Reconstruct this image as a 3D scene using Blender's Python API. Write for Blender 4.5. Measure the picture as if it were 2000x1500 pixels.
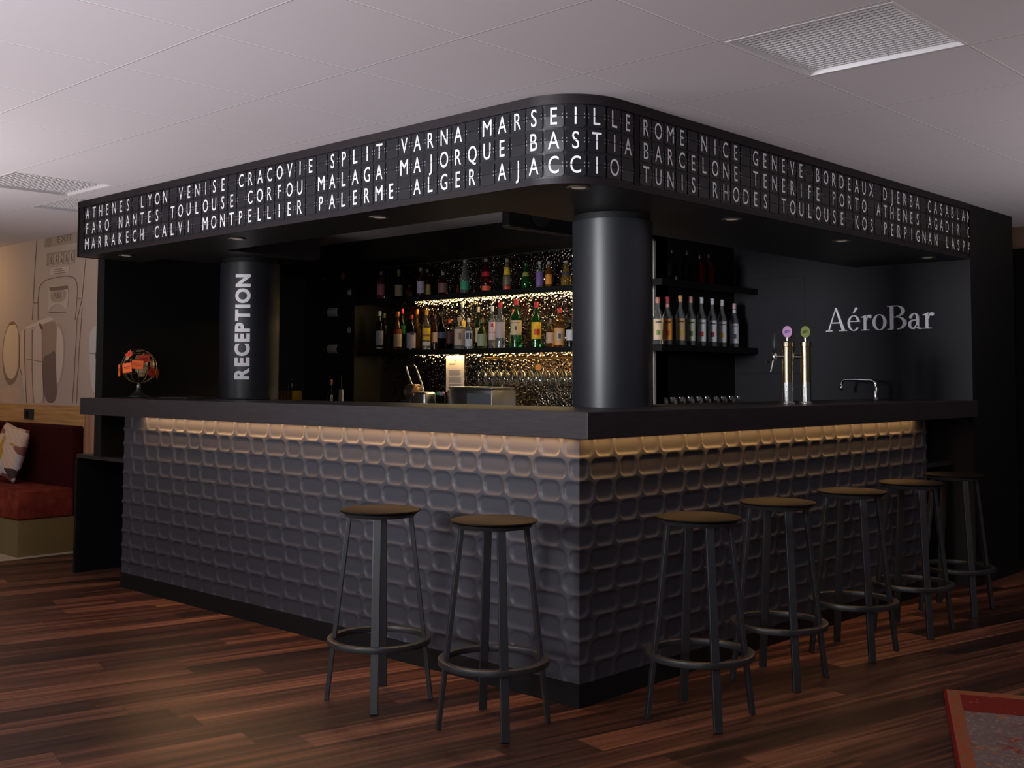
import bpy, bmesh, math, random
from mathutils import Vector, Matrix
PI = math.pi
for o in list(bpy.data.objects):
    bpy.data.objects.remove(o)
scene = bpy.context.scene
COL = scene.collection

def lin(c):
    return c / 12.92 if c <= 0.04045 else ((c + 0.055) / 1.055) ** 2.4
def S(r, g, b):                       # sRGB 0..255 -> linear
    return (lin(r / 255), lin(g / 255), lin(b / 255))

# ------------------------------------------------------------------ camera
cd = bpy.data.cameras.new('camera'); cam = bpy.data.objects.new('camera', cd); COL.objects.link(cam)
yaw, pit, rol = 0.7562092, 0.0543194, 0.0028238
F = Vector((math.cos(yaw) * math.cos(pit), math.sin(yaw) * math.cos(pit), math.sin(pit)))
R0 = Vector((math.sin(yaw), -math.cos(yaw), 0)); U0 = R0.cross(F)
Rv = R0 * math.cos(rol) + U0 * math.sin(rol); Uv = U0 * math.cos(rol) - R0 * math.sin(rol)
m = Matrix.Identity(4)
for i in range(3):
    m[i][0], m[i][1], m[i][2] = Rv[i], Uv[i], -F[i]
m[0][3], m[1][3], m[2][3] = -3.37583, -2.81870, 1.27
cam.matrix_world = m
cd.sensor_fit = 'HORIZONTAL'; cd.sensor_width = 36.0
cd.lens = 2179.93 * 36 / 2000; cd.shift_y = (622.8 - 750) / 2000; cd.clip_start = 0.05
scene.camera = cam
# ------------------------------------------------------------------ view, world, lights
scene.view_settings.view_transform = 'Standard'
scene.view_settings.look = 'None'
scene.view_settings.exposure = 0.0
scene.view_settings.gamma = 1.0
scene.view_settings.use_curve_mapping = False
try:
    scene.cycles.use_denoising = True
    scene.cycles.max_bounces = 8; scene.cycles.transmission_bounces = 8; scene.cycles.transparent_max_bounces = 12
    scene.cycles.sample_clamp_indirect = 4.0
    scene.cycles.caustics_reflective = False; scene.cycles.caustics_refractive = False
except Exception:
    pass
w = bpy.data.worlds.new('world'); scene.world = w; w.use_nodes = True
w.node_tree.nodes['Background'].inputs[0].default_value = (0.92, 0.93, 1.0, 1)
w.node_tree.nodes['Background'].inputs[1].default_value = 0.05

def area(name, loc, direction, sx, sy, power, color, spread=PI):
    l = bpy.data.lights.new(name, 'AREA'); l.shape = 'RECTANGLE'; l.size = sx; l.size_y = sy
    l.energy = power; l.color = color; l.spread = spread
    o = bpy.data.objects.new(name, l); COL.objects.link(o); o.location = loc
    o.rotation_euler = Vector(direction).to_track_quat('-Z', 'Y').to_euler()
    return o
area('key_fill', (-5.9, 0.45, 2.05), (5.9, 0.25, 0.30), 1.3, 1.1, 44, (0.93, 0.94, 1.0), math.radians(48))  # added key light out of view, narrow beam shaped to dim the counter bottom
area('daylight_window', (-6.9, 4.6, 1.5), (1, -0.35, -0.02), 1.2, 1.8, 20, (0.88, 0.92, 1.0))
area('daylight_window', (-6.5, -3.7, 1.2), (1, 0.45, 0.0), 0.9, 2.0, 29, (0.88, 0.92, 1.0))
area('ceiling_fill', (-4.6, -1.3, 0.7), (0.25, 0.12, 1), 2.0, 2.4, 84, (1.0, 0.945, 0.965), math.radians(140))  # added upward fill to brighten the ceiling, no lamp body
area('ceiling_fill', (-3.2, 3.6, 0.5), (0.32, -0.1, 1), 2.0, 3.0, 66, (1.0, 0.945, 0.965), math.radians(130))  # added ceiling fill for the left end, out of view
area('ceiling_fill', (2.8, -3.5, 0.35), (-0.1, 0.2, 1), 3.2, 1.4, 50, (1.0, 0.945, 0.965), math.radians(126))  # added ceiling fill for the right end, out of view
area('bench_lamp', (0.05, 6.9, 2.34), (0.75, 0.0, -0.8), 0.2, 1.6, 4.8, (1.0, 0.70, 0.42))

# ------------------------------------------------------------------ materials
MATS = {}
def mat(name, col, rough=0.5, metal=0.0, spec=0.5, trans=0.0, ior=1.5, emit=None, es=0.0, coat=0.0, sheen=0.0):
    if name in MATS: return MATS[name]
    mm = bpy.data.materials.new(name); mm.use_nodes = True
    b = mm.node_tree.nodes['Principled BSDF']
    b.inputs['Base Color'].default_value = (*col, 1); b.inputs['Roughness'].default_value = rough
    b.inputs['Metallic'].default_value = metal; b.inputs['Specular IOR Level'].default_value = spec
    b.inputs['Transmission Weight'].default_value = trans; b.inputs['IOR'].default_value = ior
    b.inputs['Coat Weight'].default_value = coat; b.inputs['Sheen Weight'].default_value = sheen
    if emit:
        b.inputs['Emission Color'].default_value = (*emit, 1); b.inputs['Emission Strength'].default_value = es
    MATS[name] = mm
    return mm
class NT:                              # tiny node helper
    def __init__(s, mm): s.t = mm.node_tree; s.b = s.t.nodes['Principled BSDF']
    def n(s, typ, **kw):
        nd = s.t.nodes.new(typ)
        for k, v in kw.items(): setattr(nd, k, v)
        return nd
    def l(s, a, b): s.t.links.new(a, b)
    def val(s, x, sock):
        if isinstance(x, (int, float)): sock.default_value = x
        else: s.l(x, sock)
    def math(s, op, a, b=0.0, c=None):
        nd = s.n('ShaderNodeMath', operation=op); s.val(a, nd.inputs[0]); s.val(b, nd.inputs[1])
        if c is not None: s.val(c, nd.inputs[2])
        return nd.outputs[0]
    def pos(s):
        g = s.n('ShaderNodeNewGeometry'); return g.outputs['Position']
    def objc(s):
        return s.n('ShaderNodeTexCoord').outputs['Object']
    def sep(s, v):
        nd = s.n('ShaderNodeSeparateXYZ'); s.l(v, nd.inputs[0]); return nd.outputs
    def comb(s, x, y, z=0.0):
        nd = s.n('ShaderNodeCombineXYZ')
        for i, q in enumerate((x, y, z)): s.val(q, nd.inputs[i])
        return nd.outputs[0]
    def noise(s, v, scale, detail=3, rough=0.55):
        nd = s.n('ShaderNodeTexNoise'); s.l(v, nd.inputs['Vector']); nd.inputs['Scale'].default_value = scale
        nd.inputs['Detail'].default_value = detail; nd.inputs['Roughness'].default_value = rough
        return nd.outputs['Fac']
    def ramp(s, f, stops, interp='LINEAR'):
        nd = s.n('ShaderNodeValToRGB'); cr = nd.color_ramp; cr.interpolation = interp
        while len(cr.elements) < len(stops): cr.elements.new(0.5)
        for e, (p, c) in zip(cr.elements, stops): e.position = p; e.color = (*c, 1)
        s.l(f, nd.inputs[0]); return nd.outputs[0]
    def mix(s, f, a, b):
        nd = s.n('ShaderNodeMix', data_type='RGBA'); s.val(f, nd.inputs[0])
        for x, k in ((a, 6), (b, 7)):
            if isinstance(x, tuple): nd.inputs[k].default_value = (*x, 1)
            else: s.l(x, nd.inputs[k])
        return nd.outputs[2]
    def bump(s, h, strength, dist):
        nd = s.n('ShaderNodeBump'); nd.inputs['Strength'].default_value = strength; nd.inputs['Distance'].default_value = dist
        s.l(h, nd.inputs['Height']); s.l(nd.outputs[0], s.b.inputs['Normal'])
    def color(s, c): s.l(c, s.b.inputs['Base Color'])

black = mat('matte_black', (0.006, 0.006, 0.0065), 0.6, spec=0.25)
soffit_m = mat('soffit_black', (0.012, 0.010, 0.009), 0.45, spec=0.4)
blackmetal = mat('black_steel', (0.020, 0.021, 0.023), 0.40, spec=0.7)
white_l = mat('white_vinyl', (0.92, 0.91, 0.94), 0.55)
wall_dark = mat('navy_black_paint', (0.0095, 0.009, 0.012), 0.6, spec=0.3)
chrome = mat('chrome', (0.75, 0.73, 0.70), 0.10, 1.0)
steel = mat('brushed_steel', (0.62, 0.60, 0.58), 0.30, 1.0)
brass = mat('brass', (0.50, 0.40, 0.25), 0.2, 1.0)
gold = mat('gold_paper', (0.60, 0.40, 0.06), 0.35, 0.25)
col_m = mat('column_black', (0.013, 0.014, 0.017), 0.40, spec=0.38)
thin = bpy.data.materials.new('thin_glass'); thin.use_nodes = True; MATS['thin'] = thin
nt = thin.node_tree; nt.nodes.remove(nt.nodes['Principled BSDF'])
tr = nt.nodes.new('ShaderNodeBsdfTransparent'); gl = nt.nodes.new('ShaderNodeBsdfGlossy'); gl.inputs['Roughness'].default_value = 0.03
tr.inputs[0].default_value = (0.93, 0.93, 0.90, 1)
lw = nt.nodes.new('ShaderNodeLayerWeight'); lw.inputs[0].default_value = 0.5
mx = nt.nodes.new('ShaderNodeMixShader'); nt.links.new(lw.outputs['Facing'], mx.inputs[0])
nt.links.new(tr.outputs[0], mx.inputs[1]); nt.links.new(gl.outputs[0], mx.inputs[2])
nt.links.new(mx.outputs[0], nt.nodes['Material Output'].inputs[0])

# floor planks
floor_m = mat('walnut_planks', (0.1, 0.05, 0.03), 0.33, spec=0.4)
q = NT(floor_m); ps = q.pos(); mp = q.n('ShaderNodeMapping'); q.l(ps, mp.inputs[0])
mp.inputs['Rotation'].default_value = (0, 0, math.radians(13))
xyz = q.sep(mp.outputs[0])
row = q.math('FLOOR', q.math('DIVIDE', xyz[1], 0.145))
wn = q.n('ShaderNodeTexWhiteNoise', noise_dimensions='1D'); q.l(row, wn.inputs['W'])
uu = q.math('ADD', xyz[0], q.math('MULTIPLY', wn.outputs['Value'], 7.0))
brd = q.math('FLOOR', q.math('DIVIDE', uu, 1.25))
wn2 = q.n('ShaderNodeTexWhiteNoise', noise_dimensions='2D'); q.l(q.comb(row, brd), wn2.inputs['Vector'])
bid = wn2.outputs['Value']
vec = q.comb(q.math('MULTIPLY', uu, 0.40), q.math('ADD', q.math('MULTIPLY', xyz[1], 12.0), q.math('MULTIPLY', bid, 31.0)), q.math('MULTIPLY', bid, 17.0))
n1 = q.noise(vec, 1.6, 6, 0.62)
vec2 = q.comb(q.math('MULTIPLY', uu, 1.6), q.math('ADD', q.math('MULTIPLY', xyz[1], 60.0), q.math('MULTIPLY', bid, 31.0)))
n2 = q.noise(vec2, 1.0, 3, 0.6)
f = q.math('ADD', q.math('MULTIPLY', n1, 0.68), q.math('ADD', q.math('MULTIPLY', n2, 0.32), q.math('MULTIPLY', q.math('SUBTRACT', bid, 0.5), 0.22)))
c = q.ramp(f, [(0.32, S(26, 16, 15)), (0.45, S(54, 33, 27)), (0.54, S(84, 52, 40)), (0.62, S(120, 77, 57)), (0.74, S(160, 110, 84))])
ev = q.math('FRACT', q.math('DIVIDE', xyz[1], 0.145)); eu = q.math('FRACT', q.math('DIVIDE', uu, 1.25))
seam = q.math('MAXIMUM', q.math('LESS_THAN', ev, 0.018), q.math('LESS_THAN', eu, 0.0022))
q.color(q.mix(q.math('MULTIPLY', seam, 0.7), c, S(25, 12, 9)))
q.val(q.math('ADD', 0.30, q.math('MULTIPLY', n2, 0.16)), q.b.inputs['Roughness'])
q.bump(q.math('SUBTRACT', q.math('MULTIPLY', n2, 0.4), seam), 0.25, 0.002)

# ceiling tiles
ceil_m = mat('ceiling_tiles', S(228, 222, 225), 0.85, spec=0.2)
q = NT(ceil_m); xyz = q.sep(q.pos())
fx = q.math('FRACT', q.math('DIVIDE', q.math('ADD', xyz[0], 0.293 + 5.95), 0.595))
fy = q.math('FRACT', q.math('DIVIDE', q.math('ADD', xyz[1], 0.262 + 5.8), 0.580))
lt = q.math('MAXIMUM', q.math('LESS_THAN', fx, 0.010), q.math('LESS_THAN', fy, 0.010))  # grid bars, with their bright highlight painted in
dk = q.math('MAXIMUM', q.math('LESS_THAN', q.math('ABSOLUTE', q.math('SUBTRACT', fx, 0.012)), 0.0035),
            q.math('LESS_THAN', q.math('ABSOLUTE', q.math('SUBTRACT', fy, 0.012)), 0.0025))  # shadow beside each grid bar painted as a dark line
c = q.mix(lt, S(222, 215, 219), S(252, 250, 250)); c = q.mix(q.math('MULTIPLY', dk, 0.75), c, S(110, 104, 106))
q.color(c)
n = q.noise(q.pos(), 240, 2, 0.6); q.bump(n, 0.12, 0.002)

# stained counter wood
top_m = mat('dark_stained_oak', S(62, 56, 58), 0.45, spec=0.35)
q = NT(top_m); p3 = q.objc(); mp = q.n('ShaderNodeMapping'); q.l(p3, mp.inputs[0]); mp.inputs['Scale'].default_value = (5, 5, 90)
n = q.noise(mp.outputs[0], 2.2, 5, 0.65)
q.color(q.ramp(n, [(0.3, S(38, 33, 35)), (0.7, S(52, 47, 50))])); q.bump(n, 0.15, 0.003)
panel_m = mat('relief_panel_paint', S(63, 63, 69), 0.48, spec=0.35)
plinth_m = mat('plinth_black', S(20, 20, 21), 0.55, spec=0.25)
frame_m = mat('fascia_frame', S(40, 35, 38), 0.5, spec=0.25)
q = NT(frame_m); mp = q.n('ShaderNodeMapping'); q.l(q.objc(), mp.inputs[0]); mp.inputs['Scale'].default_value = (6, 6, 120)
n = q.noise(mp.outputs[0], 2, 4); q.color(q.ramp(n, [(0.3, S(26, 21, 24)), (0.7, S(38, 32, 35))])); q.bump(n, 0.2, 0.002)
board_m = mat('flap_board_back', S(20, 20, 22), 0.45, spec=0.4)
flap_m = mat('flap_black', S(29, 29, 33), 0.34, spec=0.4)
pin_m = mat('flap_pins', S(150, 150, 152), 0.4)
# hammered mirror glass
mir = mat('hammered_mirror', (0.24, 0.21, 0.17), 0.07, 1.0)
q = NT(mir); ps = q.pos()
vo = q.n('ShaderNodeTexVoronoi', feature='SMOOTH_F1'); q.l(ps, vo.inputs['Vector']); vo.inputs['Scale'].default_value = 52
vo.inputs['Smoothness'].default_value = 0.6
n = q.noise(ps, 30, 2, 0.5)
q.bump(q.math('ADD', vo.outputs['Distance'], q.math('MULTIPLY', n, 0.8)), 1.0, 0.0085)
led = mat('warm_led', (1, 0.8, 0.5), 0.5, emit=(1.0, 0.72, 0.33), es=44)
led2 = mat('amber_led', (1, 0.7, 0.4), 0.5, emit=(1.0, 0.52, 0.20), es=6)
lens_m = mat('lamp_lens', (0.5, 0.48, 0.45), 0.2, emit=(1, 0.8, 0.6), es=0.12)
oak = mat('oak_boards', S(200, 150, 90), 0.5)
q = NT(oak); mp = q.n('ShaderNodeMapping'); q.l(q.pos(), mp.inputs[0]); mp.inputs['Scale'].default_value = (3, 1.2, 30)
n = q.noise(mp.outputs[0], 1.5, 5, 0.6); q.color(q.ramp(n, [(0.3, S(176, 124, 70)), (0.5, S(206, 156, 96)), (0.72, S(222, 178, 120))]))
oakv = mat('oak_boards_upright', S(190, 150, 110), 0.5)
q = NT(oakv); mp = q.n('ShaderNodeMapping'); q.l(q.pos(), mp.inputs[0]); mp.inputs['Scale'].default_value = (3, 30, 1.2)
n = q.noise(mp.outputs[0], 1.5, 5, 0.6); q.color(q.ramp(n, [(0.3, S(150, 100, 80)), (0.5, S(190, 140, 112)), (0.72, S(205, 168, 132))]))
velvet = mat('rust_velvet', S(118, 46, 34), 0.8, spec=0.15)
q = NT(velvet); n = q.noise(q.pos(), 9, 4, 0.6); q.color(q.ramp(n, [(0.3, S(96, 30, 24)), (0.7, S(140, 62, 44))]))
velvet_shade = mat('rust_velvet_shaded', S(58, 12, 14), 0.85, spec=0.12)  # same bench velvet, darkened for the shade on the backrest front
bronze = mat('bronze_laminate', S(120, 104, 66), 0.45, spec=0.4)
leather = mat('brown_leather', S(17, 13, 12), 0.6, spec=0.10)

# ------------------------------------------------------------------ mesh helpers
def tag(o, label=None, cat=None, group=None, kind=None):
    if label: o['label'] = label
    if cat: o['category'] = cat
    if group: o['group'] = group
    if kind: o['kind'] = kind
    return o
def empty(name, loc, label, cat, group=None, rz=0.0):
    o = bpy.data.objects.new(name, None); COL.objects.link(o); o.location = loc; o.rotation_euler = (0, 0, rz)
    o.empty_display_size = 0.1
    return tag(o, label, cat, group)
def link(name, me, mt, parent=None, loc=None, smooth=False):
    o = bpy.data.objects.new(name, me); COL.objects.link(o)
    for x in (mt if isinstance(mt, (list, tuple)) else [mt]): me.materials.append(x)
    if smooth:
        me.polygons.foreach_set('use_smooth', [True] * len(me.polygons))
    if parent: o.parent = parent
    if loc: o.location = loc
    return o
class MB:
    def __init__(s): s.v = []; s.f = []; s.mi = []
    def add(s, vs, fs, mi=0):
        k = len(s.v); s.v += [tuple(x) for x in vs]; s.f += [tuple(i + k for i in f) for f in fs]; s.mi += [mi] * len(fs); return s
    def box(s, x0, x1, y0, y1, z0, z1, mi=0):
        return s.add([(x0, y0, z0), (x1, y0, z0), (x1, y1, z0), (x0, y1, z0), (x0, y0, z1), (x1, y0, z1), (x1, y1, z1), (x0, y1, z1)],
                     [(0, 3, 2, 1), (4, 5, 6, 7), (0, 1, 5, 4), (1, 2, 6, 5), (2, 3, 7, 6), (3, 0, 4, 7)], mi)
    def prism(s, poly, z0, z1, mi=0):       # poly counter-clockwise
        n = len(poly)
        return s.add([(x, y, z0) for x, y in poly] + [(x, y, z1) for x, y in poly],
                     [tuple(range(n - 1, -1, -1)), tuple(range(n, 2 * n))] + [(i, (i + 1) % n, n + (i + 1) % n, n + i) for i in range(n)], mi)
    def lathe(s, prof, seg=20, c=(0, 0, 0), M=None, mi=0, closed=True):
        vs = []; fs = []; n = len(prof)
        for r, z in prof:
            for k in range(seg):
                a = 2 * PI * k / seg; p = Vector((max(r, 1e-5) * math.cos(a), max(r, 1e-5) * math.sin(a), z))
                if M: p = M @ p
                vs.append((p.x + c[0], p.y + c[1], p.z + c[2]))
        for i in range(n - 1):
            for k in range(seg):
                k2 = (k + 1) % seg; fs.append((i * seg + k, i * seg + k2, (i + 1) * seg + k2, (i + 1) * seg + k))
        if closed:
            fs.append(tuple(range(seg - 1, -1, -1))); fs.append(tuple((n - 1) * seg + k for k in range(seg)))
        return s.add(vs, fs, mi)
    def tube(s, pts, r, seg=8, mi=0, close=False):
        pts = [Vector(p) for p in pts]; n = len(pts); rr = r if isinstance(r, (list, tuple)) else [r] * n
        vs = []; fs = []; up = None
        for i, p in enumerate(pts):
            if close: d = pts[(i + 1) % n] - pts[i - 1]
            else: d = pts[min(i + 1, n - 1)] - pts[max(i - 1, 0)]
            d.normalize()
            if up is None: up = Vector((0, 0, 1)) if abs(d.z) < 0.9 else Vector((1, 0, 0))
            a = d.cross(up).normalized(); b = a.cross(d).normalized(); up = b
            for k in range(seg):
                t = 2 * PI * k / seg; vs.append(p + (a * math.cos(t) + b * math.sin(t)) * rr[i])
        m_ = n if close else n - 1
        for i in range(m_):
            j = (i + 1) % n
            for k in range(seg):
                k2 = (k + 1) % seg; fs.append((i * seg + k, j * seg + k, j * seg + k2, i * seg + k2))
        if not close:
            fs.append(tuple(range(seg))); fs.append(tuple((n - 1) * seg + k for k in range(seg - 1, -1, -1)))
        return s.add(vs, fs, mi)
    def bar(s, p0, p1, side, w, t, mi=0):    # rectangular bar, 'side' = direction of width w
        p0 = Vector(p0); p1 = Vector(p1); d = (p1 - p0).normalized(); a = Vector(side); a = (a - d * a.dot(d)).normalized(); b = d.cross(a)
        vs = [p + a * (w / 2 * i) + b * (t / 2 * j) for p in (p0, p1) for i, j in ((-1, -1), (1, -1), (1, 1), (-1, 1))]
        return s.add(vs, [(0, 1, 2, 3), (7, 6, 5, 4), (0, 4, 5, 1), (1, 5, 6, 2), (2, 6, 7, 3), (3, 7, 4, 0)], mi)
    def sphere(s, c, r, seg=16, rings=10, mi=0):
        rx = r if isinstance(r, tuple) else (r, r, r)
        prof = [(math.sin(PI * i / rings), -math.cos(PI * i / rings)) for i in range(rings + 1)]
        M = Matrix.Diagonal((rx[0], rx[1], rx[2]))
        return s.lathe(prof, seg, c, M, mi, closed=False)
    def mesh(s, name):
        me = bpy.data.meshes.new(name); me.from_pydata(s.v, [], s.f); me.validate(clean_customdata=False)
        if any(s.mi) and len(me.polygons) == len(s.mi): me.polygons.foreach_set('material_index', s.mi)
        return me
    def build(s, name, mt, parent=None, loc=None, smooth=False, bevel=0.0, seg=2, fix=True):
        me = s.mesh(name)
        bm = bmesh.new(); bm.from_mesh(me)
        if fix: bmesh.ops.recalc_face_normals(bm, faces=bm.faces)
        if bevel:
            es = [e for e in bm.edges if len(e.link_faces) == 2 and e.calc_face_angle(0) > 0.6]
            bmesh.ops.bevel(bm, geom=es, offset=bevel, segments=seg, profile=0.5, affect='EDGES', clamp_overlap=True)
        if smooth:
            for fc in bm.faces: fc.smooth = True
            for e in bm.edges:
                if len(e.link_faces) == 2 and e.calc_face_angle(0) > 0.7: e.smooth = False
        bm.to_mesh(me); bm.free()
        return link(name, me, mt, parent, loc)
def struct(name, mb, mt, **k):
    return tag(mb.build(name, mt, **k), kind='structure')
def copy_tree(o, parent=None):
    c = o.copy(); COL.objects.link(c); c.parent = parent
    for ch in [x for x in bpy.data.objects if x.parent == o]:
        copy_tree(ch, c)
    return c

# text -> flat mesh data, glyph by glyph (built-in font)
GL = {}
def glyph(ch, offset=0.0):
    if (ch, offset) in GL: return GL[(ch, offset)]
    cu = bpy.data.curves.new('g', 'FONT'); cu.body = ch; cu.size = 1.0; cu.resolution_u = 5; cu.offset = offset
    ob = bpy.data.objects.new('g', cu); COL.objects.link(ob)
    dg = bpy.context.evaluated_depsgraph_get(); dg.update()
    me = bpy.data.meshes.new_from_object(ob.evaluated_get(dg))
    vs = [(v.co.x, v.co.y) for v in me.vertices]; fs = [tuple(p.vertices) for p in me.polygons]
    bpy.data.objects.remove(ob); bpy.data.curves.remove(cu); bpy.data.meshes.remove(me)
    GL[(ch, offset)] = (vs, fs); return vs, fs
def gbox(vs):
    xs = [v[0] for v in vs]; ys = [v[1] for v in vs]; return min(xs), max(xs), min(ys), max(ys)
CAPH = gbox(glyph('H')[0])[3]

# ================================================================== ROOM
ZC = 2.3806
struct('floor', MB().box(-9, 5.4, -8, 9, -0.05, 0), floor_m)
LOUV = [(-0.268, 0.303, -1.42, -0.842), (-0.888, -0.315, 3.222, 3.795), (-0.285, 0.286, 3.84, 4.40)]
xs = sorted({-9, 5.4} | {a for l in LOUV for a in l[:2]}); ys = sorted({-8, 9} | {a for l in LOUV for a in l[2:]})
cm = MB()
for i in range(len(xs) - 1):
    for j in range(len(ys) - 1):
        mx_, my_ = (xs[i] + xs[i + 1]) / 2, (ys[j] + ys[j + 1]) / 2
        if any(l[0] < mx_ < l[1] and l[2] < my_ < l[3] for l in LOUV): continue
        cm.add([(xs[i], ys[j], ZC), (xs[i + 1], ys[j], ZC), (xs[i + 1], ys[j + 1], ZC), (xs[i], ys[j + 1], ZC)], [(0, 3, 2, 1)])
struct('ceiling', cm, ceil_m, fix=False)
whitepaint = mat('white_paint', S(226, 222, 220), 0.6)
# louvred ceiling lights
louv_m = mat('louver_white', S(240, 236, 238), 0.35)
hous_m = mat('lamp_housing', S(70, 68, 70), 0.6)
LLAB = ['white square louvred ceiling light above the right end of the room', 'white louvred ceiling light at the far left before the sign',
        'white louvred ceiling light partly hidden behind the left end of the sign']
for (x0, x1, y0, y1), lab in zip(LOUV, LLAB):
    t = empty('ceiling_light', ((x0 + x1) / 2, (y0 + y1) / 2, ZC), lab, 'ceiling light', 'louvred ceiling lights')
    cx, cy = (x0 + x1) / 2, (y0 + y1) / 2; hx, hy = (x1 - x0) / 2, (y1 - y0) / 2
    b = MB()                          # housing above
    b.add([(-hx, -hy, 0), (hx, -hy, 0), (hx, hy, 0), (-hx, hy, 0), (-hx, -hy, .1), (hx, -hy, .1), (hx, hy, .1), (-hx, hy, .1)],
          [(4, 5, 6, 7), (0, 1, 5, 4), (1, 2, 6, 5), (2, 3, 7, 6), (3, 0, 4, 7)])
    b.build('housing', hous_m, t)
    b = MB()
    for a in ((-hx, hx, -hy, -hy + .010), (-hx, hx, hy - .010, hy), (-hx, -hx + .010, -hy + .010, hy - .010), (hx - .010, hx, -hy + .010, hy - .010)):
        b.box(*a, -0.001, 0.022)
    b.build('frame', louv_m, t)
    b = MB(); bd = MB(); n = 23
    for i in range(n):
        p = -hx + .026 + (2 * hx - .052) * i / (n - 1); b.box(p - .001, p + .001, -hy + .010, hy - .010, 0.014, 0.0200); bd.box(p - .001, p + .001, -hy + .010, hy - .010, 0.0200, 0.045)
    n2 = 14
    for i in range(n2):
        p = -hy + .034 + (2 * hy - .068) * i / (n2 - 1); b.box(-hx + .010, hx - .010, p - .001, p + .001, 0.0145, 0.0200); bd.box(-hx + .010, hx - .010, p - .001, p + .001, 0.0200, 0.045)
    lv = b.build('louver', louv_m, t); bd.build('louver_shaded_blades', mat('louver_blade', S(60, 57, 58), .5), lv)  # upper blades coloured dark for the shade between the slats

# walls
RW = 3.683
struct('wall_aerobar', MB().box(RW, 4.41, -0.1256, 1.6, 0, ZC), wall_dark)
struct('trim_1', MB().box(3.665, 4.412, -0.1262, -0.1245, 0, ZC), black)
struct('wall_back', MB().box(2.70, RW, 1.60, 1.75, 0, ZC), black)
struct('wall_behind_shelves', MB().box(2.72, 2.85, 1.60, 4.45, 0, ZC).box(2.28, 2.85, 1.60, 5.75, 2.2135, ZC)
       .box(2.42, 2.85, 4.432, 5.12, 0, 2.2135).box(3.2, 3.3, 5.0, 8, 0, ZC), mat('niche_black', (0.012, 0.009, 0.007), 0.5, spec=0.3))
struct('wall_end', MB().box(0.012, 1.34, 3.962, 4.055, 0.774, ZC).box(0.49, 1.34, 3.962, 4.055, 0, 0.774), black)
mural_m = mat('mural_print', S(200, 178, 160), 0.7)
struct('wall_mural', MB().box(0.502, 0.60, 4.06, 8.6, 0, ZC), mat('plain_wall', S(190, 172, 158), 0.8))
struct('wall_left', MB().box(-9, 0.6, 8.6, 8.7, 0, ZC), mat('far_wall', S(170, 150, 130), 0.8))
struct('wall_right', MB().box(4.95, 5.05, -8, 8, 2.22, ZC), mat('far_brown', S(150, 120, 95), 0.7))
struct('wall_right_lower', MB().box(4.94, 5.05, -8, 8, 0, 2.22), black)
b = MB().box(0.487, 0.5015, 5.172, 8.6, 0.30, 1.062); struct('trim_2', b, oak)
b = MB()
for i in range(5): b.box(0.490, 0.5015, 4.62 + .11 * i, 4.62 + .11 * i + .107, 0.02, 1.055)
struct('trim_3', b, oakv)
struct('floor_aisle', MB().box(-9, 0.5, 5.125, 8.6, 0.0, 0.004), mat('beige_tile', S(190, 176, 150), 0.5))

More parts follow.
